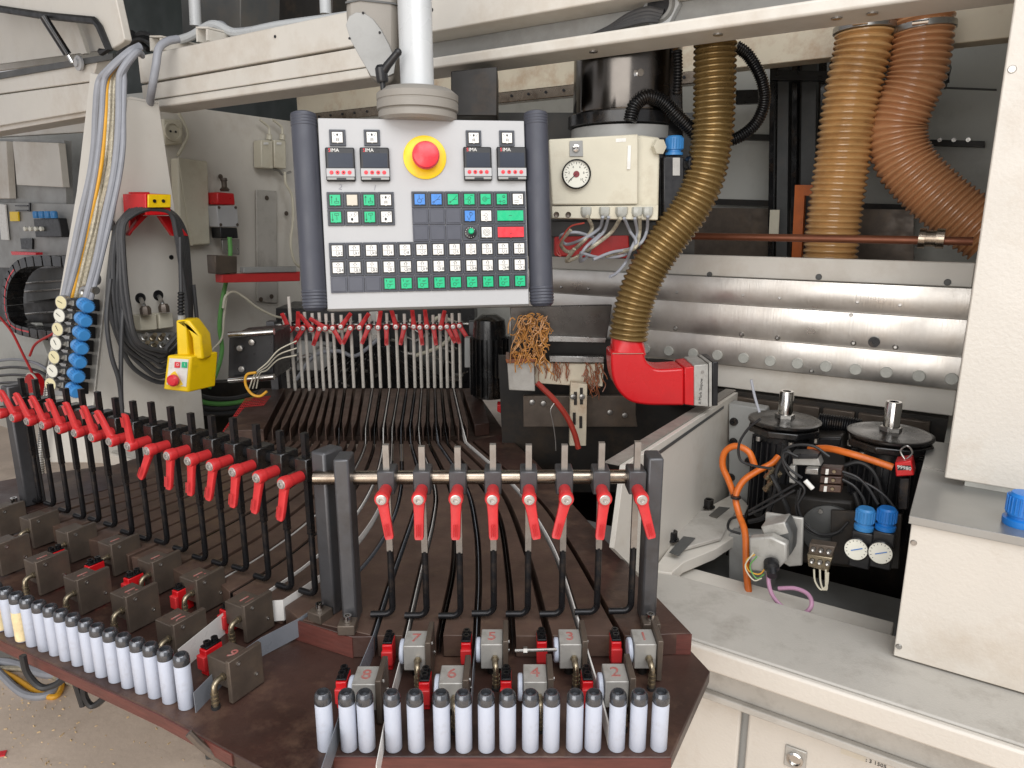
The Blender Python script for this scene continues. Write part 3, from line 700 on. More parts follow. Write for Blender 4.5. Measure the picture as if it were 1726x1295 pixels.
def hook_rod(p, ang, tilt, label, grp, dz=0, dark=False):
    T = bpy.data.objects.new('hook_rod', None); COL.objects.link(T); T.location = (p.x, p.y, ZU); T.rotation_euler = (0, 0, ang); T.empty_display_size = .05
    tag(T, label, 'hook rod', grp)
    def ch(n, me, par, loc=(0, 0, 0), rot=(0, 0, 0)):
        o = bpy.data.objects.new(n, me); COL.objects.link(o); o.parent = par; o.location = loc; o.rotation_euler = rot; return o
    b3 = ch('block', ME['blkd' if dark else 'blk'], T); b3.modifiers.new('bevel', 'BEVEL').width = .002
    ch('rod', ME['rud' if dark else 'ru'], T, (0, 0, dz)); ch('hook', ME['rl'], T, (0, 0, dz))
    h = ch('handle', LEV_ME, T, (0, -.016, .272), (0, tilt, 0)); ch('screw', SCR_ME, h)
    return T
rx = [652, 712, 772, 831, 891, 951, 1013, 1073]
ht = [(645, 836, 655, 898), (708, 836, 707, 898), (769, 835, 768, 897), (831, 835, 833, 898), (893, 836, 904, 896), (957, 835, 942, 895), (1019, 838, 1013, 898), (1081, 840, 1097, 898)]
dzs = [.0, -.003, -.004, .001, 0, .0, .004, .006]
for i in range(8):
    q = pY(rx[i], 800, yf - .02); tl = math.atan2(ht[i][2] - ht[i][0], ht[i][3] - ht[i][1])
    hook_rod(Vector((q.x, yf - .014, 0)), 0, -tl, '%s hook rod from the left on the front frame, lever %s' % (ORD[i], 'tilted right' if tl > .12 else 'tilted left' if tl < -.12 else 'hanging straight'), 'hook rods of the front clamp frame', dzs[i])
tilts = [105, 152, 155, 158, 163, 165, 168, 155, 183, 26, 4, 2, 10, 6, 10, 8]
for i in range(16):
    t = (i + .55) / 16.15; p = FA.lerp(FB, t)
    hook_rod(p + FN * .0, LANG, R(tilts[i]), '%s hook rod from the far end of the left frame, lever %s' % (ORD[i], 'up' if i < 9 else 'down'), 'hook rods of the left clamp frame', .004 * math.sin(i * 1.7) + (.0 if i < 12 else .0), True)
# far comb
YC = comb_pt(12).y
T = thing('hold_down_rack', 'far clamp frame behind the control panel with two slim posts and many thin bright rods', 'frame', Vector((-.58, YC, ZT)))
zC = lambda px, py: pY(px, py, YC).z
for px in (462, 798):
    p = pY(px, 600, YC); obj('post', post(G(), p, .034, .04, ZT - .03, zC(px, 541), 0), M['post'], T, .003)
a, b2 = pY(455, 549, YC), pY(812, 547, YC); obj('cross_bar', G().cyl(a + Vector((0, .015, 0)), b2 + Vector((0, .015, 0)), .007, n=14), M['steel'], T)
piv = [(180, 915, 150, 1025), (230, 925, 195, 830), (285, 920, 295, 830), (320, 915, 260, 1010), (375, 920, 320, 840), (430, 920, 390, 1015), (470, 915, 390, 860), (520, 915, 575, 1015), (575, 905, 635, 830), (640, 915, 590, 1010), (700, 910, 750, 840), (760, 910, 715, 1010), (825, 910, 845, 815), (880, 910, 878, 1010), (945, 905, 925, 815), (1000, 910, 975, 1010), (1065, 905, 1060, 810), (1105, 910, 1118, 1010), (1152, 905, 1145, 810), (1197, 910, 1210, 1010), (1245, 910, 1270, 815), (1287, 905, 1335, 1000), (1330, 905, 1365, 1000), (1372, 900, 1430, 990)]
zbarC = zC(630, 548); top = [528, 500, 528, 526, 528, 527, 529, 528, 531, 530, 529, 530, 529, 528, 530, 529, 531, 530, 530, 531, 529, 530, 528, 528]
def lf(n, me, par, loc=(0, 0, 0), rot=(0, 0, 0)):
    o = bpy.data.objects.new(n, me); COL.objects.link(o); o.parent = par; o.location = loc; o.rotation_euler = rot; return o
BLK2 = tomesh(G().box(-.011, .011, -.008, .024, -.014, .014), 'block', M['gloss'])
for i in range(24):
    x = comb_x[i]; p = pY(x, 655, YC)
    T = bpy.data.objects.new('clamp_rod', None); COL.objects.link(T); T.location = (p.x, YC, ZT); ORG[T.name] = Vector((p.x, YC, ZT))
    a = math.atan2(piv[i][2] - piv[i][0], piv[i][3] - piv[i][1])
    tag(T, '%s thin rod from the left on the far frame, lever %s' % (ORD[i], 'down' if abs(a) < 1.57 else 'up'), 'clamp rod', 'thin clamp rods behind the control panel')
    ztop = zC(x, top[i]); zl = ZT + .004 + (-.012 if i in (1, 3, 5) else 0)
    obj('rod', G().tube([(p.x, YC - .003, ztop), (p.x, YC - .003, zl)], .0068, 8), M['combrod'], T)
    lf('block', BLK2, T, (0, 0, zbarC - ZT))
    q = pY(piv[i][0] / 4 + 432, piv[i][1] / 4 + 324, YC - .03)
    h = lf('handle', LEV_ME, T, (q.x - p.x, .006, q.z - ZT + .0), (0, -a, 0)); lf('screw', SCR_ME, h)
# ------------------------------------------------------------------ rollers
RB = G().lathe([(.0118, 0), (.0128, .0015), (.0128, .078), (.0122, .08)], (0, 0, 0), z, 24)
RC = G().lathe([(.0124, .0803), (.0130, .0815), (.0130, .090), (.0118, .0955), (.0095, .0985), (.0078, .0985), (.0068, .092), (.0005, .091)], (0, 0, 0), z, 24)
roll = thing('guide_roller', 'x', 'roller', (0, 0, 0)); obj('sleeve', RB, M['nylon'], roll); obj('cap', RC, M['cap'], roll)
roll2 = thing('guide_roller', 'x', 'roller', (0, 0, 0)); obj('sleeve', G().lathe([(.0118, 0), (.0128, .0015), (.0128, .078), (.0122, .08)], (0, 0, 0), z, 24), M['nylon'], roll2); obj('cap', RC, M['cap'], roll2)
obj('wrap', G().lathe([(.0133, .002), (.0137, .006), (.0133, .02), (.0136, .05), (.0132, .062)], (0, 0, 0), z, 20), mat('cream_wrap', c(226, 206, 160), .6, var=.2, scale=50), roll2)
km = childmap()
fx = [549.5, 588, 618, 663, 701, 744.5, 781, 819, 854.5, 895, 930, 969, 1000, 1040, 1075, 1111]
first = {'a': roll, 'b': roll2}
def place_roller(p, label, grp, kind='a', tilt=0):
    src = first[kind]; M_ = Matrix.Translation((p.x, p.y, ZL + .0005)) @ Matrix.Rotation(random.uniform(0, 6), 4, 'Z')
    if 'used' + kind not in first: first['used' + kind] = 1; src.matrix_world = M_; tag(src, label, 'roller', grp); return
    dup(src, M_, label, grp, km)
for i, x in enumerate(fx):
    xb = x + (2 if i > 0 else 1) * (1 if x < 863 else -1) * .6
    place_roller(pZ(xb, 1262 + (0 if i not in (6,) else 0) - .006 * abs(x - 800), ZL), '%s white roller from the left in the front row of the table' % ORD[i], 'white rollers along the front edge')
lx = [(2, 1066), (20, 1075), (38, 1084), (56, 1092), (76, 1100), (95, 1107), (113, 1116), (133, 1124), (154, 1134), (173, 1143), (195, 1152), (217, 1161), (240, 1170), (262, 1178), (286, 1187), (313, 1197)]
for i, (x, y) in enumerate(lx):
    lab = '%s white roller from the left picture edge in the left row' % ORD[i]
    if i in (0, 2): lab += ', wrapped in cream tape'
    place_roller(pZ(x + 2, y - 6, ZL), lab, 'white rollers along the left edge', 'b' if i in (0, 2) else 'a')
# ------------------------------------------------------------------ numbered guide blocks (x right, y in, z up; origin on the lower board)
def guide_block(p, ang, num, label, clean=True, sc=1.0):
    T = thing('guide_block', label, 'guide block', p, 'numbered guide blocks on the table')
    T.rotation_euler = (0, 0, ang); T.scale = (1, 1, 1); ORG[T.name] = Vector((0, 0, 0))
    al = M['alu'] if clean else M['plate']
    obj('body', G().box(-.019 if clean else -.034, .019, 0, .048, .024, .072), al, T, .0015)
    obj('shaft', G().cyl((0, .026, 0), (0, .026, .024), .009, n=12), M['darker'], T)
    obj('side_plate', G().box(.0195, .029, -.006, .062, .004, .082), M['plate'], T, .0015)
    obj('spacer', G().box(.0192, .0194, .01, .04, .03, .06), M['plate'], T)
    g = G(); 
    for yy, zq in ((.012, .07), (.046, .03)): g.lathe([(.0035, 0), (.0035, .002), (.002, .002), (.0018, .0005)], (.029, yy, zq), (1, 0, 0), 10)
    obj('plate_screw', g, M['steel'], T)
    if clean: obj('disc', G().lathe([(.019, 0), (.0215, .0015), (.0215, .007), (.0195, .0085)], (-.0195, .024, .046), (-1, 0, 0), 28), M['nylon'], T)
    g = G(); pts = smooth_path([(.006, -.001, .046), (.006, -.012, .046), (.007, -.02, .042), (.008, -.023, .032), (.008, -.023, .004)], 5)
    g.tube(pts, .0052, 12); g.lathe([(.0068, 0), (.0068, .005)], (.006, -.001, .046), (0, -1, 0), 6)
    for q in (.026, .018, .010): g.lathe([(.0066, 0), (.0066, .003)], (.008, -.023, q), (0, 0, 1), 14)
    obj('air_fitting', g, M['brass'], T)
    obj('hose_end', G().cyl((.008, -.023, .0), (.008, -.023, .005), .0075, n=14), M['rubber'], T)
    if num:
        g = G(); g.text(num, .034 if clean else .03, Matrix.Translation((0, .024, .0724)) ); obj('painted_number', g, M['num'], T)
    return T
def red_clamp(p, ang, label):
    T = thing('stop_clamp', label, 'clamp', p, 'red stop clamps beside the guide blocks'); T.rotation_euler = (0, 0, ang); ORG[T.name] = Vector((0, 0, 0))
    obj('body', G().box(-.009, .009, 0, .036, 0, .05), M['redpaint'], T, .002)
    obj('nose', G().box(-.010, .010, -.006, .002, .012, .04), M['red'], T, .002)
    obj('top_plate', G().box(-.0085, .0085, .003, .035, .0505, .054), M['rod'], T, .001)
    for yy in (.011, .027): obj('bolt', G().lathe([(.0062, 0), (.0062, .007), (.0034, .007), (.0032, .003)], (0, yy, .0545), z, 12), M['gloss'], T)
    return T
fb = {'7': (700, 1143), '5': (829, 1140), '3': (961, 1140), '1': (1086, 1140), '8': (616, 1212), '6': (761, 1210), '4': (902, 1208), '2': (1038, 1207)}
for nme, (x, y) in fb.items():
    p = pZ(x, y + 8, ZL); row = 'rear' if nme in '7531' else 'front'
    guide_block(p, 0, nme, 'aluminium guide block marked %s, %s from the left in the %s row behind the rollers' % (nme, {'7': 'first', '5': 'second', '3': 'third', '1': 'rightmost', '8': 'first', '6': 'second', '4': 'third', '2': 'rightmost'}[nme], row))
rc = [(654, 1125, 'leftmost red stop clamp of the rear row, beside the block marked 7'), (786, 1122, 'second red stop clamp of the rear row, beside the block marked 5'), (913, 1120, 'third red stop clamp of the rear row, with the threaded stud beside it'), (1038, 1120, 'rightmost red stop clamp of the rear row, touching the block marked 1'),
      (577, 1190, 'dark red stop clamp at the far left behind the front rollers'), (716, 1192, 'second red stop clamp of the front row, beside the block marked 6'), (853, 1190, 'third red stop clamp of the front row, beside the block marked 4'), (990, 1190, 'rightmost red stop clamp of the front row, beside the block marked 2')]
for x, y, l in rc: red_clamp(pZ(x, y + 5, ZL), 0, l)
# long stud with nut at block 3
p = pZ(905, 1130, ZL + .02); q = pY(868, 1097, p.y); q2 = pY(938, 1095, p.y)
T = thing('adjusting_stud', 'bright threaded stud with nut pointing left from the block marked 3', 'screw', q)
obj('stud', G().cyl(q, q2, .003, n=10), M['steel'], T); q3 = q.lerp(q2, .2); obj('nut', G().cyl(q3, q3 + Vector((.007, 0, 0)), .0065, n=6), M['steel'], T)
# left row blocks: nearest first
lb = [(352, 1178), (262, 1112), (378, 1078), (184, 1062), (300, 1032), (104, 1032), (228, 1000), (36, 1000), (160, 968), (88, 946), (-28, 968), (26, 922), (-30, 905)]
ANG2 = LANG
for i, (x, y) in enumerate(lb):
    p = pZ(x + 26, y, ZL); rn = str(9 + i)
    guide_block(p, ANG2, rn if i < 9 else None, 'grimy steel guide block of the left rows, %s counted from the nearest' % ORD[i] if i < 9 else 'grimy steel guide block at the left picture edge, %s from the top' % ORD[12 - i], clean=False)
for i, (x, y) in enumerate([(345, 1138), (378, 1068), (298, 1034), (216, 1012), (150, 990), (84, 968)]):
    red_clamp(pZ(x, y, ZL), ANG2, 'dusty red stop clamp in the left rows, %s from the near end' % ORD[i])
# red perforated sheet
g = G(); nx, ny = 12, 9
cr = [pZ(376, 727, ZU + .01), pZ(414, 724, ZU + .01), pZ(456, 668, ZU + .06), pZ(414, 672, ZU + .06)]
def bil(s, t): return cr[0].lerp(cr[1], s).lerp(cr[3].lerp(cr[2], s), t)
for i in range(nx + 1): g.tube([bil(i / nx, 0), bil(i / nx, 1)], .0015, 4)
for j in range(ny * 2 + 1): g.tube([bil(0, j / ny / 2), bil(1, j / ny / 2)], .0015, 4)
solo('perforated_guard', g, M['redold'], 'small red perforated sheet guard at the far left of the feed table', 'guard')
# ================================================================== CONTROL PANEL on its swing arm
rv = Vector((-.144, -.018, .156)); RP = Matrix.Rotation(rv.length, 4, rv.normalized())
# panel-local: a right, b up, c towards the viewer
ea, eb, ec = RP @ Vector((1, 0, 0)), RP @ Vector((0, 0, 1)), RP @ Vector((0, -1, 0))
PC = Vector((-.185, 1.589, 1.626))
MP = Matrix(((ea.x, eb.x, ec.x, PC.x), (ea.y, eb.y, ec.y, PC.y), (ea.z, eb.z, ec.z, PC.z), (0, 0, 0, 1)))
def pl(px, py):
    d = ray(px, py); t = (PC - O).dot(ec) / d.dot(ec); q = O + d * t - PC; return q.dot(ea), q.dot(eb)
PN = thing('control_panel', 'silver control panel with many keys and a red emergency stop on a grey arm', 'control panel', PC)
obj('front_plate', G(MP).box(-.22, .22, -.2, .2, -.014, 0), M['panel'], PN, .0015)
obj('housing', G(MP).box(-.224, .224, -.204, .204, -.10, -.015), M['grey'], PN, .006)
for (x0, y0, x1, y1) in ((510, 188, 531, 524), (904, 187, 915, 516)):
    a0, b0 = pl(x0, y0); a1, b1 = pl(x1, y1); P0 = MP @ Vector((a0, b0, -.01)); P1 = MP @ Vector((a1, b1, -.01)); Lh = (P1 - P0).length
    prof = [(.02, 0), (.026, .003)]
    for k in range(4): prof += [(.0262, .006 + k * .006), (.0272, .008 + k * .006), (.0272, .010 + k * .006), (.0262, .0115 + k * .006)]
    prof += [(.0265, .04), (.0265, Lh - .05)]
    for k in range(5): prof += [(.0262, Lh - .044 + k * .007), (.0275, Lh - .042 + k * .007), (.0275, Lh - .0395 + k * .007), (.0262, Lh - .038 + k * .007)]
    prof += [(.026, Lh - .006), (.02, Lh)]
    obj('handle', G().lathe(prof, P0, P1 - P0, 36), M['handle'], PN)
# emergency stop
def padd(name, g, m, par=PN, bev=0): return obj(name, g, m, par, bev)
ea0, eb0 = pl(716, 266); cs = MP @ Vector((ea0, eb0, 0))
es = padd('emergency_stop', G().lathe([(.045, 0), (.046, .001), (.046, .0035), (.044, .0045), (.03, .005)], cs, ec, 44), M['yellow'])
a_, b_ = pl(717, 267); cs2 = MP @ Vector((a_, b_, .004))
obj('stop_button', G().lathe([(.017, 0), (.017, .012), (.026, .014), (.029, .019), (.029, .027), (.026, .032), (.018, .035), (.006, .036), (.0005, .036)], cs2, ec, 40), M['redl'], es)
# temperature controllers
def quadbox(g, px, c0, c1):
    P = [pl(x, y) for x, y in px]; return g.prism([MP @ Vector((a, b, c0)) for a, b in P], ec * (c1 - c0))
ctr = [(544, 248, 600, 307), (602, 248, 658, 307), (776, 247, 829, 306), (832, 247, 887, 306)]
BLKM = dict(x=0)
for (x0, y0, x1, y1) in ctr:
    sk = 1.5
    ax, ay = pl(x0 + 4, y0 + 2); bx, by = pl(x1, y1); w = bx - ax; h = ay - by
    lx0, ly0 = ax, by
    T = obj('display_unit', G(MP).box(lx0, lx0 + w, ly0, ly0 + h, .0005, .010), M['black'], PN, .003)
    obj('screen', G(MP).box(lx0 + w * .1, lx0 + w * .93, ly0 + h * .40, ly0 + h * .82, .0101, .0106), M['screen'], T)
    obj('key_strip', G(MP).box(lx0 + w * .02, lx0 + w * .98, ly0 + h * .13, ly0 + h * .37, .0101, .0112), M['panel'], T)
    obj('lower_lip', G(MP).box(lx0 + w * .03, lx0 + w * .97, ly0 + h * .03, ly0 + h * .11, .0101, .0125), M['grey'], T, .001)
    obj('lip_notch', G(MP).box(lx0 + w * .36, lx0 + w * .68, ly0 + h * .015, ly0 + h * .085, .0126, .0136), M['black'], T)
    for q in range(4):
        cc = MP @ Vector((lx0 + w * (.19 + .205 * q), ly0 + h * .25, .0113)); obj('round_key', G().lathe([(.0042, 0), (.004, .0012), (.001, .0014)], cc, ec, 16), M['redl'], T)
    g = G()
    for q, up_ in ((1, -1), (2, 1)):
        cx, cy = lx0 + w * (.19 + .205 * q), ly0 + h * .25
        g.prism([MP @ Vector((cx - .0022, cy - .0015 * up_, .0127)), MP @ Vector((cx + .0022, cy - .0015 * up_, .0127)), MP @ Vector((cx, cy + .0024 * up_, .0127))], ec * .0003)
    obj('arrow_symbol', g, M['ink'], T)
    S_ = G(); S_.text('S', .0105, MP @ Matrix.Translation((lx0 + w * .15, ly0 + h * .905, .0102))); obj('lettering', S_, M['redl'], T)
    S_ = G(); S_.text('IMA', .0105, MP @ Matrix.Translation((lx0 + w * .335, ly0 + h * .905, .0102))); obj('lettering', S_, M['whitel'], T)
# key symbols drawn in a unit square (-.5...5)
def sym(kind, num=None):
    L_ = []; D = []; Cc = []
    if kind == 'updown':
        L_ = [(-.45, 0, .42, 0)]; L_ += [(-.08, .08, -.08, .28), (.08, .08, .08, .28), (-.17, .28, 0, .46), (.17, .28, 0, .46), (-.08, -.05, -.08, -.25), (.08, -.05, .08, -.25), (-.17, -.25, 0, -.44), (.17, -.25, 0, -.44), (-.17, .28, -.08, .28), (.17, .28, .08, .28)]
    if kind == 'roll': L_ = [(-.3, .15, -.3, .38), (-.36, .3, -.3, .38), (-.05, .24, .3, .24), (-.05, .14, .2, .14), (.0, -.1, .35, -.06)]; Cc = [(-.12, -.2, .16)]
    if kind == 'liftup': L_ = [(-.32, -.35, -.32, .35), (-.4, .2, -.32, .38), (-.24, .2, -.32, .38), (-.05, -.12, .35, -.12), (-.05, -.3, .35, -.3), (-.05, -.12, -.05, -.3), (.35, -.12, .35, -.3), (.15, -.12, .15, .25), (.05, .1, .15, .1)]
    if kind == 'liftdn': L_ = [(-.32, -.35, -.32, .35), (-.4, -.2, -.32, -.38), (-.24, -.2, -.32, -.38), (-.1, .35, .3, .35), (-.1, .18, .3, .18), (-.1, .35, -.1, .18), (.3, .35, .3, .18), (.1, .18, .1, -.3)]
    if kind == 'drop': L_ = [(-.4, .4, -.25, .12), (.4, .4, .25, .12), (-.12, -.1, .12, -.1), (-.12, -.2, .12, -.2), (-.12, -.3, .12, -.3), (-.12, -.1, -.12, -.4), (.12, -.1, .12, -.4)]; D = [(0, .25, .1)]
    if kind == 'dropclock': L_ = [(-.4, .05, -.2, 0), (.2, .1, .05, 0), (-.1, .3, -.1, .1)]; Cc = [(.28, .3, .14)]; D = [(-.08, -.22, .12)]
    if kind == 'arm': L_ = [(-.05, .4, -.05, .05), (.15, 0, .35, .1)]; Cc = [(-.03, -.15, .2)]
    if kind == 'arm2': L_ = [(-.3, -.3, .1, 0), (.1, 0, .4, .35), (0, -.05, .4, 0)]; Cc = [(-.3, -.3, .08)]
    if kind == 'pair': L_ = [(.1, .35, .4, .4), (-.4, 0, -.1, 0)]; Cc = [(0, .08, .14), (0, -.28, .14)]
    if kind == 'wheel': L_ = [(.1, .08, .4, .08)]; Cc = [(-.1, 0, .22), (-.1, 0, .1)]
    if kind == 'plus': L_ = [(-.35, -.25, 0, -.25), (-.18, -.4, -.18, -.1), (.1, .2, .35, .2)]; Cc = [(.2, .25, .12), (.2, -.25, .12)]
    if kind == 'tri': L_ = [(0, .2, .35, .4), (.35, .4, .35, 0), (.35, 0, 0, .2), (-.4, -.15, .1, -.15), (-.4, -.35, .1, -.3), (-.2, .1, -.2, -.1)]
    if kind == 'manual': Cc = [(0, 0, .35), (0, 0, .22)]; L_ = [(-.07, -.08, -.07, .08), (.07, -.08, .07, .08), (-.07, .08, 0, 0), (.07, .08, 0, 0)]
    if kind == 'dash': L_ = [(-.16, 0, .16, 0)]
    if kind == 'stopd': L_ = [(-.16, .1, .16, .1), (-.06, -.2, .06, -.2), (-.05, -.2, -.05, -.08), (.05, -.2, .05, -.08)]
    if kind == 'swing': Cc = [(.1, .2, .16)]; L_ = [(-.3, 0, -.1, -.4), (-.1, -.4, .1, 0), (.1, .2, .1, .4)]
    return L_, D, Cc
def draw_sym(g, kind, cx, cy, s, cz, sx=1):
    L_, D, Cc = sym(kind); w = .00042
    def P(x, y): return Vector((cx + x * s * sx, cy + y * s, cz))
    for x0, y0, x1, y1 in L_:
        a, b = P(x0, y0), P(x1, y1); d = (b - a).normalized(); q = Vector((-d.y, d.x, 0)) * w
        g.add([a - q, b - q, b + q, a + q], [(0, 1, 2, 3)], False)
    for x, y, r in Cc:
        n = 12; pts = []
        for i in range(n): an = 2 * math.pi * i / n; pts += [P(x, y) + Vector((math.cos(an), math.sin(an), 0)) * (r * s - w), P(x, y) + Vector((math.cos(an), math.sin(an), 0)) * (r * s + w)]
        g.add(pts, [(2 * i, 2 * i + 1, (2 * i + 3) % (2 * n), (2 * i + 2) % (2 * n)) for i in range(n)], False)
    for x, y, r in D:
        n = 10; g.add([P(x, y) + Vector((math.cos(2 * math.pi * i / n), math.sin(2 * math.pi * i / n) * 1.3, 0)) * r * s for i in range(n)], [tuple(range(n))], False)
def grid(px, cols, rows):
    Q = [pl(x, y) for x, y in px]           # TL TR BR BL
    x0 = (Q[0][0] + Q[3][0]) / 2; x1 = (Q[1][0] + Q[2][0]) / 2; y0 = (Q[0][1] + Q[1][1]) / 2; y1 = (Q[2][1] + Q[3][1]) / 2
    return x0, x1, y0, y1, (x1 - x0) / cols, (y0 - y1) / rows
def key(cx, cy, w, h, colr, symk, num=None, lab=None):
    b = obj('push_button', G(MP).box(cx - w / 2 + .0005, cx + w / 2 - .0005, cy - h / 2 + .0005, cy + h / 2 - .0005, .0003, .0042), M['key'] if colr else M['keyd'], PN, .0008)
    if lab: b['label'] = lab
    if not colr:
        obj('blank_cap', G(MP).box(cx - w * .40, cx + w * .40, cy - h * .40, cy + h * .40, .0043, .0056), M['keyd'], b, .0006); return
    g = G(MP); g.box(cx - w * .39, cx + w * .39, cy - h * .39, cy + h * .39, .0043, .0047); obj('bezel', g, M['black'], b)
    s_ = h * .62; sw = w - h + s_ if w > h * 1.4 else w * .62
    g = G(MP); g.box(cx - sw / 2, cx + sw / 2, cy - s_ / 2, cy + s_ / 2, .0048, .0072)
    g.box(cx - .0016, cx + .0016, cy - s_ / 2 - .0011, cy - s_ / 2 - .0001, .0048, .0068)
    obj('lens', g, M[colr], b, .0004)
    if symk or num:
        g = G(MP)
        if symk: draw_sym(g, symk, cx, cy, s_ * .98, .00735, 1 if w < h * 1.4 else 1)
        if num: g.m = None; g.text(str(num), s_ * .40, MP @ Matrix.Translation((cx + s_ * .29, cy - s_ * .27, .00735)))
        obj('symbol', g, M['ink'], b)
x0, x1, y0, y1, dw, dh = grid([(548, 324), (663, 324), (667, 380), (555, 382)], 4, 2)
A_ = [[('green', 'liftup'), ('beigel', None), ('green', 'liftup'), ('whitel', 'drop')], [('green', 'liftdn'), ('whitel', 'dropclock'), ('green', 'liftdn'), ('whitel', 'dropclock')]]
for r in range(2):
    for q in range(4): key(x0 + dw * (q + .5), y0 - dh * (r + .5), dw, dh, *A_[r][q])
X0, X1, Y0, Y1, DW, DH = grid([(554, 411), (886, 404), (891, 486), (558, 496)], 12, 3)
for q in range(12):
    key(X0 + DW * (q + .5), Y0 - DH * .5, DW, DH, 'whitel', 'updown', 12 - q)
    key(X0 + DW * (q + .5), Y0 - DH * 1.5, DW, DH, 'whitel', 'updown', 24 - q)
    key(X0 + DW * (q + .5), Y0 - DH * 2.5, DW, DH, 'green' if q > 2 else None, 'roll')
tx = X0 + DW * 5; gy = Y0 + DH * 3
top_ = [('bluel', 'arm'), ('bluel', 'arm2'), ('green', 'arm2'), ('green', 'pair'), ('green', 'wheel'), ('green', 'plus'), ('whitel', 'tri')]
for q in range(7): key(tx + DW * (q + .5), gy - DH * .5, DW, DH, *top_[q])
for q in range(3):
    for r in (1, 2): key(tx + DW * (q + .5), gy - DH * (r + .5), DW, DH, None, None)
key(tx + DW * 3.5, gy - DH * 1.5, DW, DH, 'bluel', 'swing'); key(tx + DW * 4.5, gy - DH * 1.5, DW, DH, 'whitel', 'pair'); key(tx + DW * 4.5, gy - DH * 2.5, DW, DH, 'whitel', 'manual')
key(tx + DW * 6, gy - DH * 1.5, DW * 2, DH, 'green', 'dash', None, 'wide green start key'); key(tx + DW * 6, gy - DH * 2.5, DW * 2, DH, 'redl', 'stopd', None, 'wide red stop key')
kx, ky = tx + DW * 3.5, gy - DH * 2.5
T = obj('rotary_knob', G(MP).box(kx - DW * .48, kx + DW * .48, ky - DH * .48, ky + DH * .48, .0003, .0042), M['key'], PN, .0008)
cc = MP @ Vector((kx, ky, .0043)); obj('dial', G().lathe([(.0135, 0), (.0135, .002), (.012, .003)], cc, ec, 28), M['black'], T)
g = G(MP)
for k in range(11):
    a = math.pi * (1.25 - 1.5 * k / 10) + math.pi; a = -math.pi * .3 - math.pi * 1.5 * k / 10
    g.box(kx + .0108 * math.cos(a) - .0006, kx + .0108 * math.cos(a) + .0006, ky + .0108 * math.sin(a) - .0006, ky + .0108 * math.sin(a) + .0006, .0074, .0077)
obj('scale_mark', g, M['whitel'], T)
cc = MP @ Vector((kx + .001, ky + .002, .0073)); obj('knob_cap', G().lathe([(.0062, 0), (.006, .009), (.0045, .0105), (.0005, .0105)], cc, ec, 20), M['green'], T)
# selector keys above the displays
for (px0, py0) in ((569, 233), (627, 233), (798, 234), (854, 234)):
    a, b = pl(px0, py0); key(a, b, .0345, .0345, 'whitel', 'drop')
for t_, (x_, y_) in (('2', (574, 316)), ('1', (632, 317))):
    a, b = pl(x_, y_); g = G(); g.text(t_, .016, MP @ Matrix.Translation((a, b, .0002)) @ Matrix.Rotation(-.25, 4, 'Z')); obj('pencil_figure', g, M['pencil'], PN)
# swivel head, tube, arm
hc = pY(704, 205, 1.64); up_ = Vector((.012, .02, 1)).normalized()
sc_ = 64 / F * 1.6
zf0 = pY(704, 200, 1.62).z
base_ = Vector((hc.x, 1.645, zf0 - .005))
obj('swivel_head', G().lathe([(.078, 0), (.085, .006), (.085, .018), (.083, .019), (.083, .021), (.088, .023), (.088, .038), (.0865, .0395), (.0865, .041), (.088, .0425), (.088, .055), (.074, .066), (.04, .068)], base_, up_, 48), M['head'], PN)
obj('neck_plate', G().mbox(0, .001, 0, .001, 0, .001), M['head'], PN) if False else None
tb = base_ + up_ * .066; obj('tube', G().lathe([(.038, 0), (.036, .004), (.036, .9)], tb, Vector((-.006, .01, 1)), 40), M['tube'], PN)
# clamping lever
lp = base_ + Vector((-.066, -.045, .06)); g = G()
g.cyl(lp, lp + Vector((0, 0, .022)), .0055, n=12); g.lathe([(.011, 0), (.0125, .004), (.0125, .028), (.008, .034)], lp + Vector((0, 0, .014)), (-.1, 0, 1), 18)
g.tube([lp + Vector((0, 0, .032)), lp + Vector((.012, -.006, .046)), lp + Vector((.036, -.012, .070))], [.009, .0085, .0075], 12); g.sphere(lp + Vector((.036, -.012, .070)), .0082)
obj('clamp_lever', g, M['black'], PN)
# rounded arm end: an elongated elbow shell seen from below
g = G(); sec = []
Ya = 1.70
out_ = [(583, -40), (582, 20), (584, 45), (592, 68), (606, 92), (622, 128), (640, 140), (662, 140), (668, 112), (668, -40)]
P2 = [pY(x, y, Ya) for x, y in out_]; g.prism(P2, Vector((0, .16, 0))); obj('arm_housing', g, M['head'], PN, .012)
el = [pY(582 + 2, 60, Ya - .003)]
pts = []
for k in range(24):
    a = 2 * math.pi * k / 24; x = 627 + 34 * math.cos(a) + 9 * math.sin(a) * -1; y = 75 + 52 * math.sin(a) + 22 * math.cos(a); pts.append(pY(x, y, Ya - .004))
obj('arm_cover', G().prism([pY(x, y, Ya - .004) for x, y in [(583, 42), (588, 28), (600, 21), (613, 22), (628, 32), (642, 50), (656, 76), (667, 104), (664, 124), (646, 132), (625, 128), (606, 96), (590, 66)]], Vector((0, .0035, 0))), M['grey'], PN, .001)
g = G()
for x, y in ((589, 65), (640, 55), (663, 93), (612, 22)): g.cyl(pY(x, y, Ya - .006), pY(x, y, Ya - .003), .0028, n=8)
obj('cover_screw', g, M['black'], PN)
obj('arm_cap', G().prism([pY(x, y, Ya - .003) for x, y in [(582, 3), (606, -3), (668, 5), (668, 8), (606, 1), (582, 6)]], Vector((0, .1, 0))), M['dark'], PN)
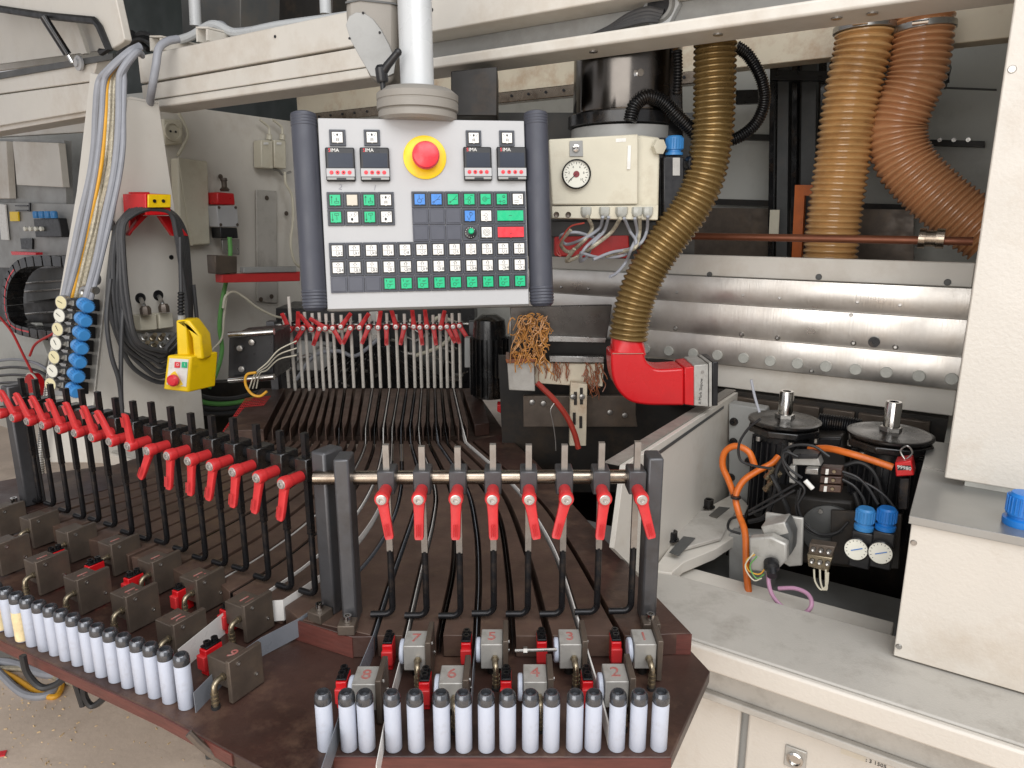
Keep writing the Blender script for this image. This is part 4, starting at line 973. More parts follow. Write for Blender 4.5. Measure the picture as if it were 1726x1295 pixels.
# ================================================================== HOSES, NOZZLE, GAUGE BOX, SPINDLE
YH = 1.93
hp = smooth_path([pY(x, y, YH) for x, y in [(1207, 40), (1205, 100), (1204, 170), (1200, 235), (1187, 300), (1163, 352), (1128, 400), (1098, 445), (1076, 492), (1064, 535), (1059, 572)]], 10)
solo('suction_hose', corrugated(hp, .0535, .0138, .0068), M['hose'], 'gold brown corrugated suction hose leading down to the red elbow', 'hose', 'corrugated hoses')
T = thing('suction_nozzle', 'red painted suction elbow with grey end plate, under the gold brown hose', 'nozzle', pY(1110, 680, YH))
sec = [pY(x, y, YH) for x, y in [(1057, 566), (1057, 574), (1057.5, 584), (1058, 594)]]
g = G(); vs = []; fs = []; K = 28
for i in range(4):
    ex = [1, .8, .5, .3][i]; r_ = [.043, .0435, .0445, .0445][i]
    for j in range(K):
        an = 2 * math.pi * j / K; cx, sy = math.cos(an), math.sin(an); f1 = (1 if cx > 0 else -1) * abs(cx) ** ex; f2 = (1 if sy > 0 else -1) * abs(sy) ** ex
        vs.append(sec[i] + Vector((r_ * f1, (r_ + .006 * i / 3) * f2, 0)))
for i in range(3):
    for j in range(K): fs.append((i * K + j, i * K + (j + 1) % K, (i + 1) * K + (j + 1) % K, (i + 1) * K + j))
fs.append(list(range(K))); fs.append([3 * K + j for j in range(K)])
g.add(vs, fs); obj('collar', g, M['redpaint'], T)
out_ = smooth_path([(1030.5, 594, 0), (1030, 612, 0), (1033, 638, 0), (1043, 660, 0), (1062, 677, 0), (1088, 683, 0), (1120, 684, 0), (1154, 684, 0)], 4)
inn_ = smooth_path([(1154, 621, 0), (1112, 623, 0), (1098, 618, 0), (1089, 608, 0), (1085.5, 594, 0)], 4)
obj('elbow', slabY(G(), [(p.x, p.y) for p in out_ + inn_], YH - .052, .104), M['redpaint'], T, .007)
g = G(); a = pY(1036, 602, YH - .05); g.tube([pY(1032, 596, YH - .053), pY(1058, 596.5, YH - .0535), pY(1084, 596, YH - .053)], .0014, 5); obj('weld_seam', g, M['rust'], T)
def rbox(px, y0, dy): return slabY(G(), px, y0, dy)
obj('end_flange', rbox([(1154, 620), (1170, 618), (1170, 684), (1154, 682)], YH - .058, .116), M['redpaint'], T, .002)
obj('end_plate', rbox([(1170, 616), (1194, 614), (1194, 686), (1170, 684)], YH - .062, .12), M['alu'], T, .002)
obj('end_plate', rbox([(1195, 612), (1200, 611), (1200, 686), (1195, 686)], YH - .057, .12), M['alu'], T, .001)
obj('rubber_seal', rbox([(1201, 611), (1211, 610), (1210, 684), (1201, 685)], YH - .055, .12), M['black'], T, .002)
g = G(); p = pY(1181, 660, YH - .0625); g.text('A Mark Slepow', .0115, Matrix.Translation(p) @ Matrix.Rotation(R(90), 4, 'X') @ Matrix.Rotation(R(90), 4, 'Z') @ Matrix.Rotation(0, 4, 'Z')); obj('lettering', g, M['ink'], T)
p = pY(1184, 627, YH - .0625); obj('screw', G().cyl(p, p + Vector((0, -.003, 0)), .004, n=12), M['steel'], T)
# two amber hoses
def n_(x, y, n): return pN(x, y, n)
ha = smooth_path([n_(x, y, 2.48) for x, y in [(1459, 30), (1454, 80), (1440, 140), (1428, 210), (1417, 290), (1407, 360), (1397, 450)]], 10)
solo('suction_hose', corrugated(ha, .082, .0185, .0095, 32), M['amber'], 'straight translucent amber hose hanging behind the guard', 'hose', 'corrugated hoses')
hb = smooth_path([n_(x, y, 2.52) for x, y in [(1556, 20), (1554, 70), (1544, 130), (1524, 180), (1512, 225), (1526, 275), (1572, 325), (1625, 368), (1670, 400)]], 10)
solo('suction_hose', corrugated(hb, .083, .0165, .009, 32), M['amber2'], 'bent copper coloured amber hose curving behind the right column', 'hose', 'corrugated hoses')
for pth, i_, nm in ((ha, 4, 'steel band clamp round the top of the straight amber hose'), (hb, 6, 'steel band clamp round the top of the bent amber hose')):
    p0, p1 = pth[i_], pth[i_ + 3]; dd = (p1 - p0).normalized(); T = thing('hose_clamp', nm, 'clamp', p0)
    obj('band', G().lathe([(.0845, -.009), (.0865, -.008), (.0865, .008), (.0845, .009)], p0, dd, 36), M['steel'], T)
    q = p0 - NV * .09; obj('screw_housing', G().tube([q - UV * .02, q + UV * .02], .006, 8), M['chrome'], T)
# copper rod with collar
T = thing('tie_rod', 'rusty copper brown rod with a steel collar crossing above the back guard', 'rod', pN(1400, 400, 2.2))
a, b2 = pN(1150, 398, 2.2), pN(1640, 407, 2.2); obj('rod', G().cyl(a, b2, .011, n=18), M['copper'], T)
for x0, x1, r in ((1549, 1560, .026), (1560, 1578, .021), (1578, 1592, .026)):
    obj('collar', G().cyl(pN(x0, 402, 2.2), pN(x1, 402.5, 2.2), r, n=24), M['bar'], T)
# spindle motor
Yc = 2.13; ctr_ = pY(1056, 150, Yc); zt_, zb_ = pY(1056, 60, Yc).z, pY(1056, 196, Yc).z
T = thing('spindle_motor', 'black and chrome cylindrical spindle motor above the gauge box', 'motor', Vector((ctr_.x, Yc, zb_)))
obj('barrel', G().lathe([(.146, 0), (.148, .005), (.148, zt_ - zb_ + .1)], (ctr_.x, Yc, zb_), z, 56), mat('mirror_black_metal', c(96, 92, 88), .2, metal=1, var=.1, scale=4), T)
obj('flange', G().lathe([(.145, 0), (.158, .004), (.158, .032), (.15, .036)], (ctr_.x - .004, Yc, zb_ - .036), z, 48), M['gloss'], T)
obj('base_ring', G().lathe([(.15, 0), (.15, .05)], (ctr_.x - .002, Yc, zb_ - .088), z, 48), M['grey'], T)
p = pY(1077, 124, 1.99); obj('eye_bolt', G().lathe([(.016, 0), (.016, .006), (.009, .007), (.009, .014), (.004, .014)], p, (0.15, -1, 0), 24), M['chrome'], T)
obj('side_block', rbox([(1098, 88), (1150, 84), (1152, 235), (1104, 232)], 2.02, .1), M['gloss'], T, .004)
def cpath(px, Y): return smooth_path([pY(x, y, Y if not isinstance(Y, list) else Y[i]) for i, (x, y) in enumerate(px)], 8)
solo('black_conduit', corrugated(cpath([(1142, 85), (1143, 120), (1141, 160)], 1.96), .0125, .0075, .003, 16), M['gloss'], 'short black corrugated conduit at the right of the spindle motor', 'conduit', 'black corrugated conduits')
solo('black_conduit', corrugated(cpath([(1062, 205), (1070, 178), (1092, 163), (1118, 172), (1142, 196), (1175, 228)], 1.97), .019, .0065, .003, 18), M['gloss'], 'arched black corrugated conduit from the gauge box to the gold brown hose', 'conduit', 'black corrugated conduits')
solo('black_conduit', corrugated(cpath([(1240, 78), (1262, 95), (1284, 135), (1288, 175), (1272, 210), (1244, 232), (1215, 240)], 2.02), .0165, .0065, .003, 18), M['gloss'], 'black corrugated conduit looping right of the gold brown hose', 'conduit', 'black corrugated conduits')
# gauge box
T = thing('gauge_box', 'dirty cream instrument box with a round pressure gauge and grey cables below', 'instrument box', pY(1020, 370, 1.97))
Yg = 1.90
obj('cover', rbox([(925, 235), (1076, 226), (1076, 345), (930, 346)], Yg, .02), M['boxp'], T, .004)
obj('body', rbox([(926, 236), (1083, 228), (1113, 232), (1110, 372), (931, 369)], Yg + .021, .17), M['boxp'], T, .006)
obj('lower_body', rbox([(930, 348), (1110, 346), (1109, 371), (931, 368)], Yg + .004, .016), M['boxp'], T, .002)
gp = pY(971, 294, Yg - .0)
T2 = obj('gauge_ring', G().lathe([(.035, 0), (.037, .003), (.037, .012), (.034, .014), (.033, .008)], gp, (0, -1, 0), 40), M['gloss'], T)
obj('gauge_dial', G().cyl(gp - Vector((0, .007, 0)), gp - Vector((0, .0085, 0)), .033, n=36), M['dial'], T2)
g = G()
for k in range(21):
    a = R(-135 + 13.5 * k) + R(90); e_ = Vector((math.cos(-a + math.pi), 0, math.sin(-a + math.pi))); r0 = .024 if k % 2 == 0 else .027
    g.tube([gp + e_ * r0 + Vector((0, -.0088, 0)), gp + e_ * .0295 + Vector((0, -.0088, 0))], .0007, 4)
for k, t_ in enumerate(('0', '2', '4', '6', '8', '10')):
    a = R(225 - 54 * k); q = gp + Vector((math.cos(a) * .019, -.0088, math.sin(a) * .019)); g.text(t_, .008, Matrix.Translation(q) @ Matrix.Rotation(R(90), 4, 'X'))
g.tube([gp + Vector((0, -.0098, 0)), gp + Vector((-.019, -.0098, -.017))], .0009, 4)
obj('gauge_scale', g, M['ink'], T2); obj('gauge_hub', G().cyl(gp - Vector((0, .0086, 0)), gp - Vector((0, .010, 0)), .008, n=20), mat('maroon_print', c(130, 40, 48), .5), T2)
obj('lock_plate', rbox([(960, 238), (982, 237), (983, 264), (960, 264)], Yg - .003, .003), M['grey'], T, .001)
p = pY(971, 250, Yg - .004); obj('lock', G().lathe([(.009, 0), (.009, .004), (.005, .005), (.003, .002)], p, (0, -1, 0), 20), M['chrome'], T)
obj('label_strip', rbox([(1038, 234), (1055, 233), (1055, 239), (1038, 240)], Yg - .001, .001), M['whitel'], T)
g = G(); g.text('1', .085, Matrix.Translation(pY(1060, 268, Yg - .0015)) @ Matrix.Rotation(R(90), 4, 'X')); obj('figure', g, M['whitel'], T)
p = pY(1108, 248, Yg + .02); obj('hex_plug', G().lathe([(.02, 0), (.02, .012), (.014, .013)], p, (.5, -1, 0), 6), M['boxp'], T)
for x, y in ((938, 362), (958, 362)): p = pY(x, y, Yg + .003); obj('screw', G().lathe([(.0075, 0), (.0065, .003), (.003, .001)], p, (0, -1, 0), 14), M['plate'], T)
for x in (988, 1019, 1048, 1074, 1092):
    p = pY(x, 349, Yg - .008 + .012); s__ = 1.0 if x != 1048 else 1.15
    gl = obj('cable_gland', G().lathe([(.013 * s__, 0), (.0145 * s__, .002), (.0145 * s__, .016), (.011 * s__, .024), (.009 * s__, .026)], p, (0, 0, -1), 8), M['clear'], T)
cb = [[(990, 365), (998, 385), (985, 405), (960, 425), (945, 410), (962, 388)], [(1016, 366), (1010, 385), (985, 402), (955, 412), (945, 398), (970, 392), (1000, 400)],
      [(1026, 366), (1018, 390), (1000, 410), (990, 432), (978, 440), (985, 420), (1012, 395)], [(1046, 368), (1030, 392), (1002, 414), (975, 432), (955, 440), (968, 420)],
      [(1052, 368), (1062, 390), (1072, 410), (1052, 430), (1010, 434), (978, 426)], [(1070, 368), (1074, 395), (1064, 420), (1055, 442), (1040, 460), (1028, 467)],
      [(1078, 366), (1078, 392), (1070, 418), (1046, 425), (1020, 432)], [(1092, 365), (1090, 390), (1080, 410), (1060, 420), (1030, 426), (1000, 438)]]
for i, pp in enumerate(cb):
    pts = smooth_path([pY(x, y, 1.90 + .014 * ((i * 5 + j * 3) % 5) - .01) for j, (x, y) in enumerate(pp)], 8)
    solo('sheathed_cable', G().tube(pts, .0042 if i % 3 else .0052, 8), M['cabg'] if i % 3 else M['cabb'], 'grey sheathed cable looping down from the %s gland of the gauge box' % ['first', 'second', 'second (front loop)', 'third', 'third (long loop)', 'fourth', 'fourth (low loop)', 'fifth'][i], 'cable', 'cables under the gauge box')
solo('copper_wire', G().tube(cpath([(985, 376), (962, 382), (948, 400), (940, 418), (945, 432), (938, 426), (940, 412)], 1.89), .0022, 6), M['cabr'], 'thin copper red wire with a ring end under the gauge box', 'wire')
solo('sensor_carrier', rbox([(935, 398), (1060, 395), (1062, 436), (975, 434), (935, 432)], 2.0, .05), M['redold'], 'faded red sheet carrier behind the loose grey cables', 'bracket', None, .004)
solo('mounting_plate', rbox([(928, 372), (1108, 374), (1108, 398), (928, 400)], 2.0, .1), M['dark'], 'dark mounting plate directly beneath the gauge box', 'plate', None, .003)
# regulators right of the gauge box
T = thing('air_regulator', 'small air regulator with blue knob between the gauge box and the gold brown hose', 'regulator', pY(1135, 320, 1.95))
p = pY(1136, 262, 1.95); obj('knob', G().lathe([(.023, 0), (.023, .006), (.018, .008), (.018, .012), (.022, .014), (.0215, .044), (.018, .048)], p, z, 24), M['blue'], T)
g = G()
for k in range(20): a = k * math.pi / 10; q = p + Vector((.0222 * math.cos(a), .0222 * math.sin(a), .016)); g.cyl(q, q + Vector((0, 0, .026)), .0014, n=5)
obj('rib', g, M['blue'], T)
obj('body', rbox([(1118, 264), (1154, 264), (1154, 372), (1118, 372)], 1.93, .06), M['black'], T, .004)
obj('gauge', G().lathe([(.02, 0), (.022, .002), (.022, .02), (.018, .022)], pY(1162, 277, 1.935), (.6, -1, 0), 26), M['gloss'], T)
obj('label_plate', rbox([(1134, 266), (1146, 266), (1146, 296), (1134, 296)], 1.927, .002), M['alu'], T)
solo('black_cover', rbox([(1112, 232), (1122, 232), (1122, 420), (1112, 420)], 1.97, .2), M['gloss'], 'black upright plate right of the gauge box', 'plate')
solo('machine_head_plate', rbox([(830, 190), (1175, 190), (1170, 440), (830, 430)], 2.40, .02), M['dark'], 'dark grey machine plate behind the gauge box and the spindle motor', 'plate')
solo('black_head_block', rbox([(760, 120), (838, 112), (838, 196), (760, 196)], 2.0, .2), M['darker'], 'dark metal block between the swivel head and the spindle motor', 'block', None, .003)
# ================================================================== PIT COMPONENTS
def disc_motor(cx, cy, n, label, r=.1):
    cpt = pN(cx, cy, n); T = thing('milling_motor', label, 'motor', cpt - z * .26)
    obj('disc', G().lathe([(r * .97, 0), (r, .004), (r, .008), (r * .93, .011), (r * .9, .0105), (r * .5, .012), (r * .3, .015)], cpt, z, 48), M['gloss'], T)
    obj('flange', G().lathe([(r * .7, -.028), (r * 1.02, -.024), (r * 1.02, -.006), (r * .8, -.004)], cpt, z, 8), M['gloss'], T, .003)
    obj('shaft', G().lathe([(.019, .012), (.019, .082), (.017, .088), (.011, .088), (.011, .075)], cpt, z, 28), M['chrome'], T)
    obj('shaft_nut', G().lathe([(.026, .012), (.026, .024), (.021, .026)], cpt, z, 6), M['steel'], T)
    obj('body', G().lathe([(r * .68, -.27), (r * .7, -.03)], cpt, z, 40), M['black'], T)
    for k in range(26):
        a = 2 * math.pi * k / 26; q = cpt + Vector((math.cos(a), math.sin(a), 0)) * r * .72
        g = G(); g.m = Matrix.Translation((q.x, q.y, 0)) @ Matrix.Rotation(a, 4, 'Z'); g.box(-.006, .012, -.0018, .0018, cpt.z - .25, cpt.z - .045); obj('fin', g, M['black'], T)
    g = G()
    for k in range(6): a = k * math.pi / 3 + .4; q = cpt + Vector((math.cos(a), math.sin(a), 0)) * r * .9 - z * .03; g.cyl(q, q - z * .012, .007, n=8)
    obj('flange_bolt', g, M['steel'], T)
    return cpt
disc_motor(1322, 712, 1.98, 'left black flanged motor with polished upright shaft in the pit', .095)
disc_motor(1500, 735, 1.93, 'right black flanged motor with polished upright shaft, behind the red counter', .098)
T = thing('bearing_housing', 'grimy cast bearing housing between the two flanged motors', 'housing', pN(1400, 800, 2.0))
obj('casting', slabN(G(), [(1345, 735), (1420, 735), (1425, 760), (1440, 860), (1340, 860)], 2.0, .1), M['darker'], T, .006)
obj('cover_plate', slabN(G(), [(1342, 738), (1418, 740), (1416, 752), (1342, 750)], 1.99, .009), M['rod'], T, .002)
g = G(); pts = []
hx = [pN(1386 + i * 5, 712 + i * .6, 2.06) for i in range(12)]
g = corrugated(smooth_path([pN(1380, 712, 2.08), pN(1415, 716, 2.08), pN(1450, 722, 2.08)], 8), .026, .006, .004, 20); obj('threaded_spindle', g, M['rod'], T)
T = thing('motor_mount', 'grey cast mounting wall with bolts behind the orange hose', 'bracket', pN(1250, 800, 2.1))
obj('wall', slabN(G(), [(1228, 680), (1290, 690), (1300, 850), (1228, 850)], 2.1, .05), M['grey'], T, .004)
for x, y in ((1237, 711), (1236, 745), (1232, 805), (1262, 778)):
    p = pN(x, y, 2.098); obj('bolt', G().lathe([(.013, 0), (.011, .008), (.005, .008), (.005, .003)], p, -NV, 14), M['rod'], T)
# orange hoses
def cN(px, n): return smooth_path([pN(x, y, (n[i] if isinstance(n, list) else n)) for i, (x, y) in enumerate(px)], 8)
oh = [([(1238, 836), (1228, 810), (1218, 785), (1222, 762), (1240, 752), (1262, 762), (1272, 785)], 1.80, 'orange hose looping up in front of the left flanged motor'),
      ([(1262, 1000), (1258, 960), (1256, 900), (1246, 868), (1240, 838), (1252, 812), (1275, 795), (1300, 782), (1312, 770)], [1.62, 1.66, 1.72, 1.76, 1.78, 1.8, 1.82, 1.84, 1.86], 'orange hose rising from the silver stepper motor'),
      ([(1365, 757), (1395, 756), (1430, 764), (1470, 776), (1505, 788)], [1.86, 1.82, 1.80, 1.80, 1.80], 'orange hose running to the red counter')]
for px, n, l in oh: solo('orange_hose', G().tube(cN(px, n), .0085, 12), M['orange'], l, 'hose', 'orange hoses in the pit')
T = thing('cable_tie', 'black tie holding the two orange hoses together', 'cable tie', pN(1240, 838, 1.765)); obj('strap', G().lathe([(.013, -.003), (.0135, 0), (.013, .003)], pN(1240, 838, 1.775), z, 16), M['black'], T)
# counter
T = thing('position_counter', 'red mechanical position counter reading 99980 beside the right flanged motor', 'counter', pN(1524, 800, 1.76))
obj('body', slabN(G(), [(1508, 780), (1536, 776), (1541, 802), (1510, 804)], 1.76, .05), M['redpaint'], T, .003)
obj('window', slabN(G(), [(1512, 785), (1535, 785), (1536, 792), (1513, 793)], 1.759, .002), M['black'], T)
g = G(); g.text('99980', .0115, Matrix.Translation(pN(1524, 789, 1.758)) @ MM @ Matrix.Rotation(R(90), 4, 'X')); obj('digits', g, M['whitel'], T)
g = G(); p = pN(1526, 776, 1.78); g.tube(smooth_path([p, p + z * .02 + UV * .012, p + z * .034, p + z * .02 - UV * .012, p], 5), .002, 6); obj('wire_loop', g, M['steel'], T)
obj('stem', slabN(G(), [(1516, 806), (1534, 806), (1530, 860), (1512, 860)], 1.79, .03), M['rod'], T, .003)
# valve island
T = thing('valve_block', 'small white and brown pneumatic valve block with black tubes', 'valve block', pN(1370, 830, 1.80))
obj('white_valve', slabN(G(), [(1336, 768), (1378, 770), (1384, 786), (1336, 784)], 1.80, .04), M['alu'], T, .002)
obj('top_valve', slabN(G(), [(1333, 766), (1380, 766), (1378, 774), (1336, 774)], 1.79, .05), M['black'], T, .002)
obj('silencer', slabN(G(), [(1358, 789), (1380, 790), (1380, 802), (1356, 800)], 1.78, .02), M['steel'], T, .003)
obj('tall_valve', slabN(G(), [(1330, 786), (1340, 786), (1340, 816), (1330, 814)], 1.79, .03), M['alu'], T, .002)
for k in range(3):
    y = 788 + 14.5 * k; obj('brown_coil', slabN(G(), [(1384 - 1 * k, y), (1420 - k, y + 2), (1419 - k, y + 14), (1382 - k, y + 12)], 1.77, .03), M['board'], T, .002)
    obj('white_tab', slabN(G(), [(1392 - 1.5 * k, y + 3), (1397 - 1.5 * k, y + 3), (1396 - 1.5 * k, y + 12), (1391 - 1.5 * k, y + 12)], 1.767, .002), M['whitel'], T)
    p = pN(1406 - k * 1.5, y + 7, 1.768); obj('coil_screw', G().lathe([(.005, 0), (.004, .003)], p, -NV, 10), M['brass'], T)
obj('tee_fitting', G().tube([pN(1357, 810, 1.75), pN(1370, 824, 1.75)], .006, 10), M['whitel'], T)
tub = [[(1345, 770), (1325, 762), (1320, 772), (1330, 790), (1352, 806)], [(1398, 770), (1370, 752), (1335, 752), (1318, 768), (1330, 800), (1356, 824), (1345, 850)],
       [(1350, 822), (1345, 850), (1355, 880), (1380, 900), (1410, 898), (1430, 880)], [(1346, 826), (1342, 860), (1358, 892), (1390, 905), (1420, 895)],
       [(1420, 795), (1445, 805), (1465, 825), (1480, 850)], [(1420, 808), (1440, 820), (1455, 840), (1458, 855)], [(1422, 800), (1460, 815), (1490, 835), (1510, 860)],
       [(1262, 862), (1290, 846), (1335, 820), (1350, 812)], [(1262, 868), (1295, 852), (1340, 826)], [(1282, 706), (1262, 722), (1246, 748), (1248, 775), (1270, 785), (1300, 790)],
       [(1248, 900), (1228, 892), (1232, 875), (1256, 870)], [(1266, 640), (1272, 668), (1280, 695)]]
for i, px in enumerate(tub):
    solo('air_tube', G().tube(cN(px, 1.745 + .006 * (i % 4)), .0034, 8), M['rubber'] if i < 11 else M['cabg'], ['black air tube arching over the valve block, inner', 'black air tube arching over the valve block, outer', 'black air tube drooping below the valve block, inner', 'black air tube drooping below the valve block, outer',
        'black air tube to the right blue regulator', 'black air tube to the left blue regulator', 'black air tube running right past both blue regulators', 'black air tube crossing to the orange hoses, upper', 'black air tube crossing to the orange hoses, lower',
        'dark looped air tube hanging from the left flanged motor', 'black tube ring round the orange hose above the stepper motor', 'thin grey wire standing above the left flanged motor'][i], 'tube', 'air tubes in the pit')
for i, px in enumerate(([(1300, 800), (1315, 830), (1330, 870), (1322, 900)], [(1330, 760), (1310, 790), (1306, 830), (1290, 870), (1262, 880)], [(1440, 830), (1448, 860), (1440, 900), (1425, 915)], [(1420, 786), (1450, 780), (1475, 800), (1490, 850)])):
    solo('thick_cable', G().tube(cN(px, 1.80 + .01 * i), .0062, 8), M['rubber'], ['thick black cable behind the silver stepper motor', 'thick black cable bending left behind the valve block', 'thick black cable beside the left white gauge', 'thick black cable over the right air tubes'][i], 'cable', 'thick black cables in the pit')
T = thing('fitting_pair', 'pair of oily brass fittings between the orange hoses and the valve block', 'fitting', pN(1298, 830, 1.82))
for x, y in ((1292, 806), (1302, 812), (1290, 826)):
    p = pN(x, y, 1.82); obj('fitting', G().lathe([(.009, 0), (.009, .01), (.0065, .011), (.0065, .022), (.009, .024), (.009, .034)], p, (.3, -.4, .9), 8), M['brass'], T)
# two regulators with gauges
for i, (kx, ky, gx, gy, lab) in enumerate(((1456, 866, 1443, 926, 'left'), (1492, 872, 1484, 932, 'right'))):
    n0 = 1.70; T = thing('air_regulator', '%s of the two air regulators with blue knob and white gauge in the pit' % lab, 'regulator', pN(gx, gy + 20, n0), 'pressure regulators in the pit')
    p = pN(kx, 892, n0 + .02)
    obj('knob', G().lathe([(.021, 0), (.0215, .004), (.0215, .010), (.017, .012), (.017, .017), (.020, .019), (.0195, .048), (.016, .052)], p, z, 24), M['blue'] if i == 0 else M['blued'], T)
    g = G()
    for k in range(20): a = k * math.pi / 10; q = p + Vector((.0202 * math.cos(a), .0202 * math.sin(a), .020)); g.cyl(q, q + Vector((0, 0, .026)), .0013, n=5)
    obj('rib', g, M['blue'] if i == 0 else M['blued'], T)
    obj('body', G(Matrix.Translation((p.x, p.y, p.z)) @ MM).box(-.022, .022, -.02, .03, -.09, -.001), M['black'], T, .003)
    q = pN(gx, gy, n0 - .012); dq = (O - q).normalized() * .5 - NV; dq.normalize()
    t2 = obj('gauge_case', G().lathe([(.022, -.02), (.0265, -.018), (.0265, .004), (.0245, .005), (.0245, .001)], q, dq, 32), M['gloss'], T)
    obj('gauge_dial', G().cyl(q + dq * .001, q + dq * .0025, .0242, n=32), M['dial'], t2)
    g = G(); s1 = dq.cross(z).normalized(); u1_ = s1.cross(dq)
    for k in range(13):
        a = R(225 - 22.5 * k); e_ = s1 * math.cos(a) + u1_ * math.sin(a); g.tube([q + e_ * .0185 + dq * .003, q + e_ * .0215 + dq * .003], .0006, 4)
    obj('gauge_scale', g, M['ink'], t2)
    g = G(); e_ = (s1 * -.8 + u1_ * .35).normalized(); g.tube([q - e_ * .011 + dq * .0035, q + e_ * .014 + dq * .0035], .0013, 5); obj('needle', g, M['blued'], t2)
obj('regulator_plate', slabN(G(), [(1400, 860), (1520, 868), (1515, 960), (1400, 950)], 1.78, .01), M['darker'], bpy.data.objects['machine_pit'], .002)
# stepper motor, silver
T = thing('stepper_motor', 'silver stepper motor with white label and black connector at the front of the pit', 'motor', pN(1310, 980, 1.62))
obj('end_cap', slabN(G(), [(1262, 908), (1300, 905), (1326, 918), (1326, 945), (1304, 968), (1264, 962)], 1.60, .03), M['alu'], T, .005)
obj('body', slabN(G(), [(1284, 890), (1326, 880), (1336, 905), (1334, 936), (1312, 950), (1284, 936)], 1.635, .06), M['dark'], T, .008)
obj('body_shell', slabN(G(), [(1282, 888), (1322, 880), (1330, 900), (1290, 910)], 1.6345, .062), M['alu'], T, .003)
obj('mount_plate', slabN(G(), [(1290, 864), (1354, 874), (1352, 954), (1330, 956), (1288, 930)], 1.70, .01), M['alu'], T, .003)
g = G(); lpx = [(1296, 880), (1312, 874), (1328, 890), (1312, 905), (1300, 905)]; slabN(g, [(1288, 890), (1322, 884), (1326, 902), (1292, 908)], 1.638, .0015); obj('label_plate', g, M['whitel'], T)
g = G(); g.text('Berger Lahr', .0085, Matrix.Translation(pN(1307, 892, 1.636)) @ MM @ Matrix.Rotation(R(90), 4, 'X') @ Matrix.Rotation(.12, 4, 'Z')); g.text('RDM 58', .0085, Matrix.Translation(pN(1308, 900, 1.636)) @ MM @ Matrix.Rotation(R(90), 4, 'X') @ Matrix.Rotation(.12, 4, 'Z')); obj('lettering', g, M['ink'], T)
q = pN(1300, 946, 1.595); obj('connector', G().lathe([(.016, 0), (.0175, .004), (.0175, .02), (.012, .024), (.011, .04)], q, (-.2, -.8, -.5), 22), M['black'], T)
solo('pink_cable', G().tube(cN([(1296, 955), (1296, 985), (1306, 1010), (1330, 1030), (1355, 1034), (1368, 1020), (1362, 1002), (1340, 992), (1312, 992)], [1.58, 1.57, 1.565, 1.56, 1.56, 1.57, 1.59, 1.6, 1.6]), .0048, 10), M['pink'], 'pink violet cable looping below the stepper motor', 'cable')
for i, (px, m_) in enumerate((([(1272, 935), (1258, 945), (1262, 962), (1280, 968), (1292, 955)], 'caby'), ([(1276, 938), (1264, 955), (1275, 975), (1288, 968)], 'cabn'), ([(1270, 932), (1256, 955), (1270, 978), (1284, 975)], 'cabw'))):
    solo('thin_wire', G().tube(cN(px, 1.585 - .004 * i), .0016, 6), M[m_], '%s thin wire at the terminal of the stepper motor' % ['yellow', 'green', 'cream'][i], 'wire', 'thin wires at the stepper motor')
T = thing('terminal_block', 'brown stained terminal block with screws beside the stepper motor', 'terminal block', pN(1385, 970, 1.66))
obj('block', slabN(G(), [(1364, 916), (1408, 922), (1402, 940), (1362, 934)], 1.66, .03), M['plate'], T, .002); obj('block_front', slabN(G(), [(1360, 934), (1403, 941), (1396, 965), (1362, 955)], 1.65, .03), M['brass'], T, .002)
for k in range(3):
    for j in range(2): p = pN(1371 + 13 * k - j * 2, 926 + 2 * k + 20 * j, 1.657 - j * .01); obj('screw', G().lathe([(.006, 0), (.005, .003), (.002, .001)], p, -NV, 12), M['steel'], T)
for i in range(3): solo('brown_wire', G().tube(cN([(1372 + i * 10, 960), (1374 + i * 9, 980), (1384 + i * 4, 994), (1394, 985 + 2 * i), (1396 - i * 2, 965)], 1.65), .0022, 6), M['cabw'], 'cream looped wire below the terminal block, %s from the left' % ORD[i], 'wire', 'wires below the terminal block')
T = thing('gearbox', 'dark cast gearbox low in the pit behind the black tubes', 'gearbox', pN(1360, 940, 1.86))
obj('casting', slabN(G(), [(1300, 830), (1440, 845), (1440, 960), (1300, 945)], 1.84, .12), M['darker'], T, .01)
obj('round_cover', G().lathe([(.07, 0), (.07, .01), (.06, .014)], pN(1400, 895, 1.84), -NV, 30), M['dark'], T)
g = G()
for k in range(6): a = k * math.pi / 3; p = pN(1400, 895, 1.826); e_ = UV * math.cos(a) * .055 + z * math.sin(a) * .055; g.cyl(p + e_, p + e_ - NV * .006, .006, n=8)
obj('cover_bolt', g, M['steel'], T)
obj('bracket', slabN(G(), [(1228, 900), (1300, 905), (1300, 1000), (1228, 980)], 1.80, .05), M['grey'], T, .003)
# ================================================================== GLUE AREA
T = thing('glue_station', 'oily glue station plates behind the feed table, splashed with dried glue', 'machine unit', pY(930, 700, 2.3))
obj('hood_plate', rbox([(860, 518), (1032, 514), (1022, 575), (925, 570), (862, 580)], 2.15, .02), mat('oily_steel', c(86, 82, 78), .3, metal=.8, var=.35, scale=6, dirt=c(60, 46, 36), damt=.7, dscale=6), T, .002)
obj('hood_lip', rbox([(925, 566), (1022, 570), (1020, 578), (925, 576)], 2.13, .03), M['steel'], T, .001)
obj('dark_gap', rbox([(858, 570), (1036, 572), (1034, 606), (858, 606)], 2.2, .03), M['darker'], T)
obj('front_plate', rbox([(900, 612), (1018, 614), (1016, 652), (960, 650), (902, 646)], 2.14, .03), mat('glue_stained_plate', c(206, 196, 174), .4, metal=0, var=.15, scale=9, dirt=c(136, 70, 26), damt=1, dscale=18), T, .002)
obj('cream_box', rbox([(855, 612), (900, 610), (902, 660), (858, 658)], 2.10, .10), M['bench'], T, .003)
obj('steel_band', rbox([(926, 600), (1018, 602), (1018, 612), (926, 611)], 2.13, .02), M['steel'], T, .002)
